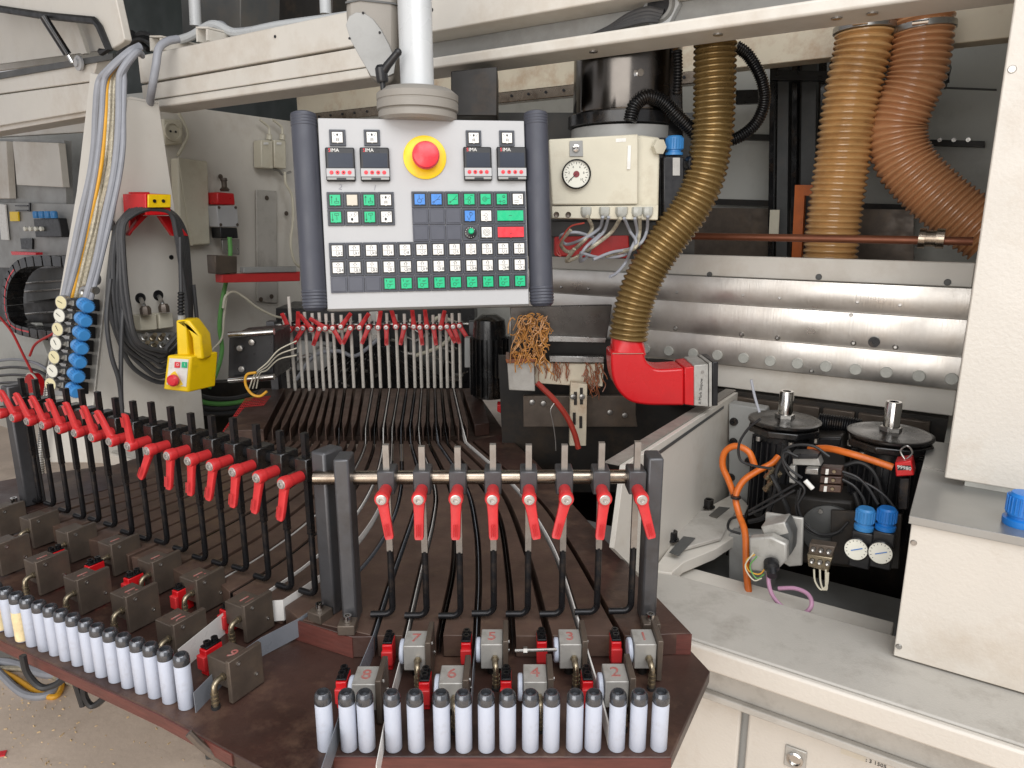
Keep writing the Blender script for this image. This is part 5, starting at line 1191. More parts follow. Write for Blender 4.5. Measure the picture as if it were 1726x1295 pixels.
obj('box_lid', rbox([(852, 606), (904, 604), (902, 611), (854, 613)], 2.09, .12), M['rust'], T, .002)
obj('lower_plate', rbox([(882, 668), (1072, 668), (1072, 700), (1075, 720), (882, 720)], 2.16, .02), M['plate'], T, .002)
obj('back_plate', rbox([(840, 600), (1240, 610), (1230, 830), (850, 830)], 2.32, .02), M['darker'], T)
obj('upright', rbox([(962, 645), (990, 648), (988, 752), (960, 752)], 2.10, .03), M['cream_old'], T, .002)
g = G()
for x, y, h in ((970, 672, 22), (980, 668, 28), (968, 706, 20), (979, 712, 20)): slabY(g, [(x - 2.5, y - h / 2), (x + 2.5, y - h / 2), (x + 2.5, y + h / 2), (x - 2.5, y + h / 2)], 2.097, .004)
obj('slot', g, M['darker'], T)
g = G()
for x, y in ((897, 678), (916, 680), (966, 669), (981, 669), (1028, 695), (1053, 700)): g.lathe([(.009, 0), (.008, .004), (.004, .005)], pY(x, y, 2.095 if x > 950 and x < 1000 else 2.158), (0, -1, 0), 12)
obj('screw', g, M['steel'], T)
solo('red_hose', G().tube(cpath([(905, 645), (915, 655), (935, 675), (955, 702), (968, 730), (975, 756)], 2.05), .0085, 10), M['cabr'], 'dull red hose hanging in front of the slotted upright', 'hose')
solo('thin_wire', G().tube(cpath([(934, 680), (928, 692), (932, 712), (936, 740), (937, 760)], 2.04), .0016, 6), M['steel'], 'thin bright wire beside the dull red hose', 'wire')
rnd = random.Random(3); g = G()
for k in range(150):
    x = 868 + rnd.random() * 56; y = 530 + rnd.random() * 70; yy = 2.07 + rnd.random() * .05; L = 18 + rnd.random() * 40
    pts = [(x, y)]; 
    for j in range(3): pts.append((pts[-1][0] + rnd.uniform(-9, 9), pts[-1][1] + L / 3 * rnd.uniform(-.3, 1.2)))
    g.tube(cpath([q for q in pts], yy), rnd.uniform(.0008, .0022), 5)
tag(obj('glue_strands', g, M['glue'], bpy.data.objects['glue_station']), kind='stuff')
g = G()
for k in range(60):
    x = (985 + rnd.random() * 30) if k % 2 else (895 + rnd.random() * 110); y = 604 + rnd.random() * (45 if k % 2 else 14); pts = [(x, y)]
    for j in range(3): pts.append((pts[-1][0] + rnd.uniform(-5, 5), pts[-1][1] + rnd.uniform(2, 14)))
    g.tube(cpath(pts, 2.132), rnd.uniform(.0008, .0018), 5)
tag(obj('glue_drips', g, M['rust'], bpy.data.objects['glue_station']), kind='stuff')
T = thing('drive_motor', 'black finned drive motor standing at the right of the far clamp frame', 'motor', pY(826, 665, 2.75))
p = pY(826, 668, 2.75); ztp = pY(826, 530, 2.75).z
obj('body', G().lathe([(.062, 0), (.064, ztp - p.z - .06), (.06, ztp - p.z - .02), (.03, ztp - p.z)], p, z, 36), M['gloss'], T)
for k in range(22):
    a = 2 * math.pi * k / 22; q = p + Vector((math.cos(a), math.sin(a), 0)) * .066; g = G(); g.m = Matrix.Translation((q.x, q.y, 0)) @ Matrix.Rotation(a, 4, 'Z'); g.box(-.004, .012, -.002, .002, p.z + .01, ztp - .09); obj('fin', g, M['gloss'], T)
obj('terminal_box', rbox([(783, 570), (796, 570), (796, 620), (783, 620)], 2.8, .05), M['grey'], T, .003)
solo('red_cover', rbox([(838, 682), (880, 688), (882, 698), (850, 700), (838, 694)], 2.5, .05), M['redpaint'], 'small red cover beside the dark motor at the table end', 'cover', None, .003)
T = thing('hydraulic_unit', 'glossy dark fitting cluster at the right end of the upper table boards', 'machine unit', pY(868, 750, 2.35))
g = G()
for k in range(14): x = 855 + rnd.random() * 28; y = 690 + rnd.random() * 55; a = pY(x, y, 2.35 + rnd.random() * .05); g.cyl(a, a + Vector((rnd.uniform(-.03, .03), -.02, rnd.uniform(-.04, .04))), rnd.uniform(.008, .016), n=10)
obj('fittings', g, M['gloss'], T)
obj('block', rbox([(850, 700), (884, 700), (884, 752), (850, 752)], 2.40, .08), M['gloss'], T, .005)
# ================================================================== LEFT PYLON, CABLES, REGULATORS
def pP(px, py, pt, nrm): d = ray(px, py); return O + d * ((pt - O).dot(nrm) / d.dot(nrm))
US = 2.6
c0, c1 = pU(211, 166, US), pU(146, 780, US)
FNRM = (c1 - c0).cross(UV).normalized()
if FNRM.y > 0: FNRM = -FNRM
def pF(px, py, off=0): return pP(px, py, c0 + FNRM * off, FNRM)
T = thing('tapered_pylon', 'tapered cream steel pylon carrying the coiled cable and the row of blue regulators', 'pylon', pU(240, 780, US))
obj('side_face', G().prism([pU(x, y, US) for x, y in [(211, 166), (268, 175), (299, 380), (331, 565), (352, 790), (146, 780)]], UV * .012), M['cream'], T, .003)
obj('front_face', G().prism([c0, c1, pF(58, 780), pF(75, 646), (pF(129, 322)), pF(152, 122), c0 + (pF(152, 122) - c0) * .2 + Vector((0, 0, .05))], -FNRM * .012), M['cream'], T, .003)
obj('top_cap', G().prism([pU(211, 166, US), pU(268, 175, US), pU(268, 172, US), pU(220, 163, US)], UV * .2), M['cream'], T)
g = G()
for x, y in ((188, 472 - 92), (166, 472)): p = pF(x, y, .001); g.cyl(p, p - FNRM * .003, .018, n=20)
obj('hole', g, M['black'], T)
g = G()
for x, y, r in ((289, 434, .009), (237, 503, .02), (267, 498, .02), (256, 580, .006)): p = pU(x, y, US - .002); g.cyl(p, p + UV * .003, r, n=18)
obj('hole', g, M['black'], T)
# red cable hook with yellow clip
T = thing('cable_hook', 'red sheet metal cable hook with yellow clip plate on the pylon', 'hook', pU(265, 400, US))
obj('back_plate', G().prism([pU(x, y, US - .02) for x, y in [(216, 324), (250, 324), (250, 352), (238, 365), (217, 398), (216, 350)]], -UV * .01), M['redpaint'], T, .002)
obj('saddle', G().prism([pU(x, y, US - .16) for x, y in [(244, 326), (288, 328), (288, 363), (246, 363)]], UV * .14), M['redpaint'], T, .003)
obj('wing', G().prism([pU(x, y, US - .10) for x, y in [(268, 364), (291, 364), (318, 398), (292, 398)]], UV * .02), M['redpaint'], T, .002)
obj('wing', G().prism([pU(x, y, US - .10) for x, y in [(238, 364), (250, 364), (217, 398), (216, 394)]], UV * .02), M['redpaint'], T, .002)
Y_ = obj('yellow_clip', G().prism([pU(x, y, US - .165) for x, y in [(248, 328), (286, 328), (286, 350), (248, 350)]], -UV * .008), M['yellow'], T, .002)
g = G()
for x in (260, 275): p = pU(x, 339, US - .174); g.cyl(p, p - UV * .003, .006, n=10)
obj('hole', g, M['black'], Y_)
# coiled pendant cable
def cU(px, us): return smooth_path([pU(x, y, us[i] if isinstance(us, list) else us) for i, (x, y) in enumerate(px)], 8)
ci = thing('cable_coil', 'dark cable coiled in long loops over the red cable hook', 'cable coil', pU(255, 640, US - .1))
rc_ = random.Random(5)
for i in range(7):
    j = lambda a: rc_.uniform(-a, a)
    pts = [(252 + j(4), 346 + i * 1.2), (222 + j(3), 352 + 2 * i), (196 + 1.8 * i + j(2), 384), (184 + 4.6 * i + j(3), 440), (181 + 5.2 * i + j(4), 510), (196 + 7 * i + j(6), 575), (232 + 7 * i + j(6), 622 - 5 * i), (278 + j(5), 645 - 10 * i), (312 + j(3), 610 - 10 * i), (322 - 1.2 * i, 520), (318 - 2.4 * i, 440), (312 - 2.6 * i, 392), (292 - i, 360)]
    P = smooth_path([pU(x, y, US - .06 - .016 * i) for x, y in pts], 7, closed=True)
    obj('loop', G().tube(P, .0085, 8, closed=True), M['cabd'], ci)
for i, pts in enumerate(([(186, 470), (180, 540), (188, 600), (200, 640), (206, 690)], [(212, 470), (206, 540), (204, 600), (204, 660), (207, 720)], [(326, 480), (332, 540), (336, 600)])):
    obj('strand', G().tube(cU(pts, US - .13), .0078, 8), M['cabd'], ci)
obj('plug_tail', G().tube(cU([(303, 400), (304, 450), (305, 500), (305, 540)], US - .2), .007, 8), M['cabd'], ci)
g = corrugated(cU([(305, 492), (305, 520), (305, 540)], US - .2), .012, .012, .004, 12); obj('bend_relief', g, M['rubber'], ci)
# yellow pendant control
T = thing('pendant_control', 'yellow hand held pendant control with green and red buttons hanging below the coil', 'pendant control', pY(312, 664, 2.35))
YPn = 2.34
def pb(px, dy0, ext): return G().prism([pY(x, y, YPn + dy0) for x, y in px], ext)
obj('grip', pb([(296, 540), (318, 539), (338, 566), (343, 606), (326, 606), (323, 570), (316, 556), (319, 600), (298, 600)], .02, Vector((.01, .06, 0))), M['yellow'], T, .006)
obj('box', pb([(282, 599), (322, 601), (318, 662), (275, 657)], 0, Vector((.055, .09, .0))), M['yellow'], T, .005)
obj('front_label', pb([(286, 604), (318, 606), (314, 652), (281, 648)], -.001, Vector((0, -.001, 0))), M['whitel'], T)
obj('yellow_disc', G().cyl(pY(300, 638, YPn - .002), pY(300, 638, YPn - .004), .026, n=28), M['yellow'], T)
obj('stop_button', G().lathe([(.012, 0), (.012, .008), (.02, .01), (.02, .02), (.014, .026), (.001, .027)], pY(296, 640, YPn - .004), (-.1, -1, 0), 24), M['redl'], T)
for x0, m_, t_ in ((295, 'redl', 'O'), (307, 'green', 'I')):
    b3 = obj('push_button', pb([(x0, 610), (x0 + 9, 610.5), (x0 + 8.5, 620), (x0 - .5, 619.5)], -.002, Vector((0, -.004, 0))), M[m_], T, .001)
    g = G(); g.text(t_, .012, Matrix.Translation(pY(x0 + 4.3, 615, YPn - .0066)) @ Matrix.Rotation(R(90), 4, 'X')); obj('symbol', g, M['whitel'], b3)
obj('connector', G().cyl(pY(306, 540, YPn + .04), pY(306, 532, YPn + .04), .012, n=14), M['grey'], T)
# bundle of cables down the pylon front
cabs = [('cabg', .012, 0, 'thick grey cable at the left edge of the pylon bundle'), ('cabg', .0095, 9, 'grey cable second from the left in the pylon bundle'), ('caby', .0065, 16, 'yellow cable in the pylon bundle'),
        ('cabb', .010, 22, 'braided steel sheathed cable in the middle of the pylon bundle'), ('cabb', .009, 31, 'second braided cable right of the yellow one in the pylon bundle'), ('cabg', .0115, 41, 'thick grey cable at the right side of the pylon bundle'), ('cabg', .009, 50, 'rightmost grey cable of the pylon bundle')]
base = [(220, 66), (206, 84), (182, 118), (168, 140), (163, 190), (160, 245), (150, 300), (136, 370), (120, 440), (106, 505)]
for i, (m_, r, dx, l) in enumerate(cabs):
    pts = []
    for j, (x, y) in enumerate(base):
        sp = [.1, .3, .55, .8, .9, .95, 1, 1, 1, .95][j]
        pts.append(pF(x + dx * sp + rc_.uniform(-1.5, 1.5), y + (3 if j == 0 else 0) * i, .03 + .022 * ((i * 3) % 4) / 2))
    pts[0] = pts[0] + Vector((-.02, .10, 0)); pts[1] = pts[1] + Vector((0, .04, 0))
    solo('cable', G().tube(smooth_path(pts, 8), r, 10), M[m_], l, 'cable', 'cables running down the pylon')
solo('cable', G().tube(smooth_path([pU(x, y, u_) for x, y, u_ in [(300, 66, 2.5), (282, 70, 2.5), (268, 82, 2.5), (263, 110, 2.5), (258, 140, 2.52), (254, 164, 2.57), (252, 186, 2.66)]], 8), .0135, 12), M['cabg'], 'grey cable dropping over the beam end beside the pylon top', 'cable')
# regulators
rg = [(150, 513, 104, 510), (146, 537, 101, 532), (143, 560, 98, 555), (140, 583, 95, 579), (137, 606, 92, 602), (134, 630, 89, 625), (131, 655, 86, 648)]
T = thing('regulator_rail', 'steel rail with hose fittings behind the column of blue knobs', 'rail', pF(125, 670))
obj('rail_bar', G().prism([pF(x, y, .02) for x, y in [(118, 498), (132, 498), (112, 668), (98, 668)]], FNRM * .015), M['steel'], T, .002)
obj('elbow_pipe', G().tube(smooth_path([pF(x, y, .05) for x, y in [(140, 496), (142, 488), (152, 487), (162, 490)]], 6), .014, 12), M['steel'], T)
for i, (kx, ky, gx, gy) in enumerate(rg):
    kp = pF(kx - 8, ky, .09); T = thing('pressure_regulator', '%s blue knob regulator from the top on the pylon, with its small gauge' % ORD[i], 'regulator', kp, 'column of regulators on the pylon')
    kd = (Vector((.62, -.62, -.12))).normalized()
    obj('knob', G().lathe([(.022, -.012), (.022, 0), (.018, .003), (.018, .010), (.0215, .013), (.021, .045), (.017, .051)], kp, kd, 18), M['blue'], T)
    g = G(); a3 = kd.orthogonal().normalized(); b3 = kd.cross(a3)
    for k in range(18): a = k * math.pi / 9; q = kp + (a3 * math.cos(a) + b3 * math.sin(a)) * .0217 + kd * .016; g.cyl(q, q + kd * .027, .0014, n=5)
    obj('rib', g, M['blue'], T)
    obj('body', G().prism([pF(x, y, .07) for x, y in [(gx + 12, gy - 8), (kx - 6, ky - 11), (kx - 6, ky + 9), (gx + 12, gy + 11)]], -FNRM * .05), M['black'], T, .003)
    obj('label_plate', G().prism([pF(x, y, .072) for x, y in [(gx + 14, gy - 3), (gx + 21, gy - 3), (gx + 21, gy + 6), (gx + 14, gy + 6)]], FNRM * .002), M['alu'], T)
    gp = pF(gx, gy, .10); gd = Vector((-.25, -1, .05)).normalized()
    t2 = obj('gauge_case', G().lathe([(.021, -.02), (.025, -.018), (.025, .003), (.023, .003)], gp, gd, 24), M['steel'], T)
    obj('gauge_dial', G().cyl(gp + gd * .001, gp + gd * .0035, .0226, n=24), M['dialc'] if i % 2 == 0 else M['dial'], t2)
    a = rc_.uniform(.3, 1.2); s1 = gd.cross(z).normalized(); e_ = s1 * math.cos(a) + z * math.sin(a)
    g = G(); g.tube([gp - e_ * .006 + gd * .0045, gp + e_ * .014 + gd * .0045], .001, 4); obj('needle', g, M['ink'], t2)
obj('flex_hose', corrugated(smooth_path([pF(x, y, .04) for x, y in [(92, 600), (84, 640), (76, 700), (68, 770), (72, 860)]], 8), .014, .009, .003, 12), M['steel'], bpy.data.objects['regulator_rail'])
# terminal cluster on the pylon, behind the coil
T = thing('valve_cluster', 'cluster of cream terminal boxes and silver air fittings low on the pylon', 'valve block', pU(268, 640, US - .05))
obj('box', G().prism([pU(x, y, US - .06) for x, y in [(236, 532), (264, 530), (266, 556), (238, 558)]], UV * .05), M['boxp'], T, .004)
obj('box', G().prism([pU(x, y, US - .06) for x, y in [(268, 529), (292, 528), (294, 552), (269, 555)]], UV * .05), M['boxp'], T, .004)
for x, y in ((246, 524), (277, 520)):
    obj('gland', G().lathe([(.02, 0), (.02, .02), (.014, .03)], pU(x, y + 6, US - .08), z, 8), M['plate'], T)
    obj('pipe', G().tube(smooth_path([pU(x, y, US - .07), pU(x - 4, y - 10, US - .06), pU(x - 9, y - 20, US - .01)], 5), .008, 8), M['steel'], T)
for k in range(12):
    x, y = 242 + (k % 4) * 14 + 2 * (k // 4), 572 + (k // 4) * 13; a = pU(x, y, US - .08); obj('fitting', G().lathe([(.011, 0), (.011, .012), (.008, .013), (.008, .04)], a, Vector((.6, -.5, .5)), 10), M['brass'] if k % 3 else M['steel'], T)
obj('manifold', G().prism([pU(x, y, US - .03) for x, y in [(236, 562), (296, 560), (300, 606), (244, 612)]], UV * .03), M['grey'], T, .003)
T = thing('valve_island', 'oily valve island with rows of elbow fittings behind the left clamp rods', 'valve block', pZ(280, 710, .95))
obj('valve_row', slabN(G(), [(232, 676), (310, 664), (312, 684), (236, 698)], 2.25, .06), M['plate'], T, .004)
for k in range(7):
    a = pN(248 + k * 10.5, 690 - k * 1.2, 2.21)
    obj('elbow_fitting', G().tube(smooth_path([a + z * .02, a, a + Vector((.0, -.02, -.014)), a + Vector((.0, -.03, -.035))], 4), .0085, 9), M['brass'], T)
    obj('valve_cap', slabN(G(), [(240 + k * 10.5, 668 - k), (247 + k * 10.5, 667 - k), (247 + k * 10.5, 680 - k), (240 + k * 10.5, 681 - k)], 2.21, .04), M['boxp'] if k % 2 else M['gloss'], T, .002)
# ------------------------------------------------------------------ cross wall behind, with socket, duct and boxes
UW = 3.05
T = thing('cross_wall', 'dirty cream sheet wall between the pylon and the control panel', 'wall', pU(380, 700, UW))
obj('sheet', G().prism([pU(x, y, UW) for x, y in [(255, 172), (560, 214), (560, 700), (250, 760)]], UV * .015), M['cream'], T)
obj('side_sheet', G().prism([pU(x, y, UW - .02) for x, y in [(432, 320), (466, 322), (468, 512), (434, 508)]], UV * .01), M['bench'], T, .003)
g = G()
for x, y in ((372, 298), (450, 334), (458, 500), (440, 505), (483, 360)): p = pU(x, y, UW - .022); g.cyl(p, p + UV * .003, .012, n=10)
obj('bolt', g, M['plate'], T)
T = thing('wall_socket', 'round cream wall socket in a square plate beside the pylon top', 'socket', pU(290, 245, UW))
obj('plate', G().prism([pU(x, y, UW - .03) for x, y in [(275, 200), (304, 202), (309, 210), (308, 243), (282, 245), (277, 240)]], UV * .028), M['boxp'], T, .006)
p = pU(291, 222, UW - .031); obj('ring', G().lathe([(.040, 0), (.040, .008), (.032, .008), (.031, .001)], p, -UV, 28), M['boxp'], T)
g = G()
for k in range(2): q = p - UV * .003 + NV * (.012 * (k * 2 - 1)); g.cyl(q, q - UV * .002, .005, n=10)
obj('contact_hole', g, M['black'], T)
solo('cable', G().tube(cU([(300, 188), (304, 196), (312, 212), (316, 228), (308, 248), (300, 262)], UW - .03), .007, 8), M['boxp'], 'cream cable curving from the wall socket down to the cable duct', 'cable')
T = thing('cable_duct', 'upright yellowed cable duct with lid on the cross wall', 'cable duct', pU(325, 412, UW))
obj('duct', G().prism([pU(x, y, UW - .06) for x, y in [(300, 266), (350, 272), (355, 412), (322, 414), (304, 408)]], UV * .058), M['boxp'], T, .006)
obj('edge_rib', G().prism([pU(x, y, UW - .063) for x, y in [(300, 266), (303, 266), (325, 414), (321, 414)]], -UV * .004), M['boxp'], T)
T = thing('junction_boxes', 'pair of small yellowed junction boxes with cables, left of the control panel', 'junction box', pU(462, 285, UW))
for x0 in (440, 462):
    b3 = obj('box', G().prism([pU(x, y, UW - .07) for x, y in [(x0, 236), (x0 + 20, 237), (x0 + 21, 285), (x0 + 1, 283)]], UV * .06), M['boxp'], T, .005)
    obj('label', G().prism([pU(x, y, UW - .073) for x, y in [(x0 + 4, 240), (x0 + 12, 240), (x0 + 12, 244), (x0 + 4, 244)]], -UV * .002), M['whitel'], b3)
    obj('gland', G().cyl(pU(x0 + 14, 236, UW - .04), pU(x0 + 14, 227, UW - .04), .014, n=8), M['boxp'], T)
    obj('tail', G().tube(cU([(x0 + 14, 227), (x0 + 13, 215), (x0 + 3, 206), (x0 - 2, 202)], UW - .05), .006, 8), M['cabw'], T)
obj('pipe', G().tube(cU([(455, 284), (470, 288), (476, 294), (490, 290)], UW - .05), .006, 8), M['steel'], T)
solo('black_cable', G().tube(cU([(480, 290), (482, 310), (492, 330), (494, 370), (490, 410), (496, 440), (508, 452)], UW - .09), .007, 8), M['cabw'], 'thin cream cable hanging left of the control panel handle', 'cable')
# safety switch
YS = UW - .12
T = thing('safety_switch', 'safety switch with red head, silver cover and green cable', 'switch', pU(383, 420, YS))
obj('stud', G().lathe([(.018, 0), (.022, .01), (.012, .02), (.012, .045), (.016, .048), (.014, .06)], pU(379, 323, YS + .03), z, 12), M['plate'], T)
obj('head', G().prism([pU(x, y, YS) for x, y in [(366, 324), (395, 326), (397, 346), (367, 345)]], UV * .08), M['redpaint'], T, .006)
obj('cover', G().prism([pU(x, y, YS - .005) for x, y in [(365, 347), (400, 347), (403, 383), (369, 383)]], UV * .09), M['panel'], T, .004)
obj('gland_body', G().prism([pU(x, y, YS) for x, y in [(371, 384), (400, 384), (402, 402), (373, 402)]], UV * .07), M['black'], T, .004)
obj('lower_plate', G().prism([pU(x, y, YS + .03) for x, y in [(374, 403), (404, 403), (404, 430), (376, 428)]], UV * .01), M['steel'], T, .002)
g = G()
for x, y in ((369, 350), (397, 350), (372, 379), (400, 379)): p = pU(x, y, YS - .006); g.cyl(p, p - UV * .002, .007, n=8)
obj('screw', g, M['plate'], T)
solo('green_cable', G().tube(cU([(387, 400), (388, 430), (382, 470), (374, 510), (370, 550), (374, 590), (366, 625), (352, 655)], YS - .04), .010, 10), M['cabn'], 'green cable hanging from the safety switch', 'cable')
solo('cream_cable', G().tube(cU([(376, 520), (380, 500), (394, 492), (412, 502), (436, 520), (470, 535), (500, 532)], YS - .08), .006, 8), M['cabw'], 'cream cable crossing from the green cable to the far clamp rods', 'cable', 'cream cables near the safety switch')
solo('cream_cable', G().tube(cU([(384, 490), (378, 530), (374, 570), (358, 590), (350, 610)], YS - .06), .005, 8), M['cabw'], 'cream cable tied along the green cable', 'cable', 'cream cables near the safety switch')
T = thing('red_bracket', 'faded red bracket bar left of the control panel', 'bracket', pU(440, 476, UW - .3))
obj('bar', G().prism([pU(x, y, UW - .25) for x, y in [(374, 463), (506, 458), (506, 474), (375, 477)]], UV * .05), M['redold'], T, .003)
obj('grey_insert', G().prism([pU(x, y, UW - .26) for x, y in [(411, 451), (500, 449), (500, 459), (411, 460)]], UV * .03), M['grey'], T, .003)
obj('dark_block', G().prism([pU(x, y, UW - .26) for x, y in [(362, 430), (400, 432), (400, 461), (364, 462)]], UV * .06), M['plate'], T, .004)
# dark drive box left of the far frame
T = thing('drive_box', 'black drive box with bright steel rods left of the far clamp frame', 'machine unit', pY(425, 640, 2.6))
obj('box', slabY(G(), [(386, 566), (462, 560), (462, 640), (384, 636)], 2.6, .2), M['black'], T, .004)
for y in (565, 641): obj('steel_rod', G().cyl(pY(386, y, 2.57), pY(462, y - 6, 2.57), .012, n=12), M['chrome'], T)
g = G()
for x, y in ((405, 587), (425, 577), (408, 622)): p = pY(x, y, 2.598); g.lathe([(.012, 0), (.011, .008), (.005, .009)], p, (0, -1, 0), 12)
obj('bolt', g, M['steel'], T)
solo('yellow_wire', G().tube(smooth_path([pY(x, y, 2.5) for x, y in [(432, 628), (416, 632), (414, 648), (424, 664), (438, 668), (450, 660)]], 8), .005, 8), M['caby'], 'yellow wire looping under the black drive box', 'wire')
for i in range(3): solo('white_wire', G().tube(smooth_path([pY(x, y, 2.52 + .02 * i) for x, y in [(420 + 6 * i, 655), (430 + 4 * i, 630), (450, 612 + 6 * i), (470, 590 + 8 * i), (500, 575 + 12 * i)]], 6), .0026, 6), M['cabw'], 'pale wire running right behind the far frame, %s from below' % ORD[2 - i], 'wire', 'pale wires left of the far frame')
# machinery behind the far comb
T = thing('rear_mechanism', 'dark oily mechanism with tubes behind the thin clamp rods', 'machine unit', pY(630, 655, 3.2))
obj('back_box', slabY(G(), [(465, 520), (800, 520), (800, 660), (465, 660)], 3.5, .3), M['black'], T)
obj('plate', slabY(G(), [(500, 575), (560, 578), (555, 625), (500, 625)], 3.35, .03), M['grey'], T, .004)
obj('plate', slabY(G(), [(690, 560), (760, 575), (740, 640), (690, 630)], 3.38, .03), M['dark'], T, .004)
obj('silver_column', slabY(G(), [(622, 525), (638, 525), (636, 575), (624, 575)], 3.25, .04), M['steel'], T, .003)
g = G(); r5 = random.Random(11)
for k in range(60):
    x = r5.uniform(480, 780); y = r5.uniform(545, 640); L = r5.uniform(6, 28); a = r5.uniform(-.6, .6)
    g.tube([pY(x, y, 3.3 + r5.random() * .1), pY(x + L * math.cos(a), y + L * math.sin(a), 3.3 + r5.random() * .1)], r5.uniform(.003, .011), 7)
tag(obj('small_fittings', g, M['steel'], T), kind='stuff')
g = G()
for k in range(22):
    x0 = 500 + k * 13; pts = [(630 + (k - 11) * 3, 585), (x0 * .5 + 315, 610), (x0, 655)]
    g.tube(smooth_path([pY(x, y, 3.28) for x, y in pts], 5), .006, 6)
tag(obj('tube_fan', g, M['rod'], T), kind='stuff')
for i, pp in enumerate(([(480, 560), (520, 548), (560, 560), (600, 552)], [(500, 640), (530, 600), (570, 592), (600, 600), (640, 570)], [(700, 600), (740, 585), (770, 560)], [(690, 540), (720, 550), (740, 535), (770, 545)])):
    obj('tube', G().tube(smooth_path([pY(x, y, 3.25) for x, y in pp], 6), .009, 8), M['cabw'] if i != 1 else M['cabg'], T)
# ------------------------------------------------------------------ upper left: neighbouring machine hood
NH = 1.72
T = thing('machine_hood', 'cream neighbouring machine hood with ribbed front, left of the pylon', 'machine hood', pN(60, 240, NH))
pn = lambda px, n=NH: [pN(x, y, n) for x, y in px]
obj('lower_face', G().prism(pn([(-60, 168), (155, 139), (155, 186), (-60, 222)]), NV * .08), M['cream'], T, .004)
obj('upper_face', G().prism(pn([(-60, 138), (165, 98), (155, 137), (-60, 166)]), NV * .08), M['cream'], T, .004)
obj('under_rail', G().prism(pn([(-60, 223), (150, 187), (148, 196), (-60, 232)], NH + .02), NV * .1), M['white'], T, .003)
obj('gasket_rail', G().prism(pn([(-60, 132), (190, 90), (190, 100), (-60, 143)], NH - .012), NV * .01), M['dark'], T)
obj('back_sheet', G().prism(pn([(-80, -60), (165, -60), (175, 95), (-80, 130)], NH + .35), NV * .02), M['cream'], T)
obj('pivot', G().lathe([(.03, 0), (.03, .01), (.016, .012), (.016, .02)], pN(135, 107, NH - .014), -NV, 22), M['panel'], T)
T = thing('hatch_lid', 'raised cream hatch lid with black gasket and gas strut at the top left', 'lid', pN(100, 60, NH - .2))
lid = pn([(-90, -80), (178, -80), (210, 66), (206, 72), (186, 84), (165, 34), (150, 31), (-90, 0)], NH - .12)
obj('frame', G().prism(lid, NV * .03), M['cream'], T, .004)
obj('gasket', G().tube([pN(x, y, NH - .13) for x, y in [(-60, 6), (68, 26), (160, 35), (168, 46), (184, 84), (170, 88)]], .014, 6), M['rubber'], T)
obj('inner_sheet', G().prism(pn([(-90, 0), (150, 31), (160, 36), (178, 84), (-90, 120)], NH + .1), NV * .01), M['cream_old'] if False else M['cream'], T)
obj('strut_cylinder', G().cyl(pN(73, 28, NH - .16), pN(114, 92, NH - .1), .016, n=14), M['gloss'], T)
obj('strut_rod', G().cyl(pN(114, 92, NH - .1), pN(122, 106, NH - .09), .007, n=10), M['chrome'], T)
obj('brace', slabN(G(), [(118, 36), (128, 36), (146, 90), (136, 92)], NH + .05, .02), M['cream'], T, .003)
# stuff on the beam top
T = thing('beam_top_tray', 'dark tray with boxes and open square tubes above the overhead beam', 'tray', pN(360, 60, 1.95))
obj('dark_box', slabN(G(), [(303, -40), (405, -40), (405, 60), (308, 62)], 2.1, .3), M['dark'], T, .004)
obj('dark_box', slabN(G(), [(410, -40), (560, -40), (560, 42), (410, 56)], 2.3, .3), M['darker'], T, .004)
obj('pole', G().cyl(pN(330, 44, 1.9), pN(325, -60, 1.9), .022, n=18), M['tube'], T)
obj('pole', G().cyl(pN(549, 24, 1.95), pN(546, -60, 1.95), .02, n=18), M['tube'], T)
for x0, y0 in ((252, 60), (330, 45)):
    for px in ([(x0, y0), (x0 + 20, y0), (x0 + 20, y0 + 3), (x0, y0 + 3)], [(x0, y0 + 4), (x0 + 3, y0 + 4), (x0 + 4, y0 + 25), (x0 + 1, y0 + 26)], [(x0 + 17, y0 + 4), (x0 + 20, y0 + 4), (x0 + 20, y0 + 23), (x0 + 17, y0 + 24)]): obj('square_tube_wall', slabN(G(), px, 1.72, .25), M['cream'], T)
for i, (pp, r, m_) in enumerate(([[(285, 72), (320, 62), (360, 42), (400, 56), (470, 44), (560, 32), (600, 26)], .016, 'tube'], [[(270, 70), (300, 66), (330, 60), (380, 58), (430, 52)], .012, 'cabd'], [[(350, 44), (372, 40), (392, 52), (440, 48), (520, 40), (590, 26)], .01, 'cabg'], [[(215, 90), (225, 72), (240, 66), (260, 72), (290, 70)], .014, 'rubber'], [[(205, 95), (218, 70), (222, 56), (228, 66), (250, 84)], .012, 'rubber'], [[(200, 92), (214, 78), (236, 58), (256, 62)], .012, 'cabd'])):
    solo('cable', G().tube(smooth_path([pN(x, y, 1.8 + .01 * i) for x, y in pp], 8), r, 10), M[m_], ['pale grey pipe along the top of the beam', 'dark cable lying under the pale pipe', 'grey cable on the beam top toward the swing arm', 'black cable bundle end where the pylon meets the beam', 'black cable bending down at the pylon top', 'dark cable crossing above the pylon top'][i], 'cable', 'cables on top of the beam')
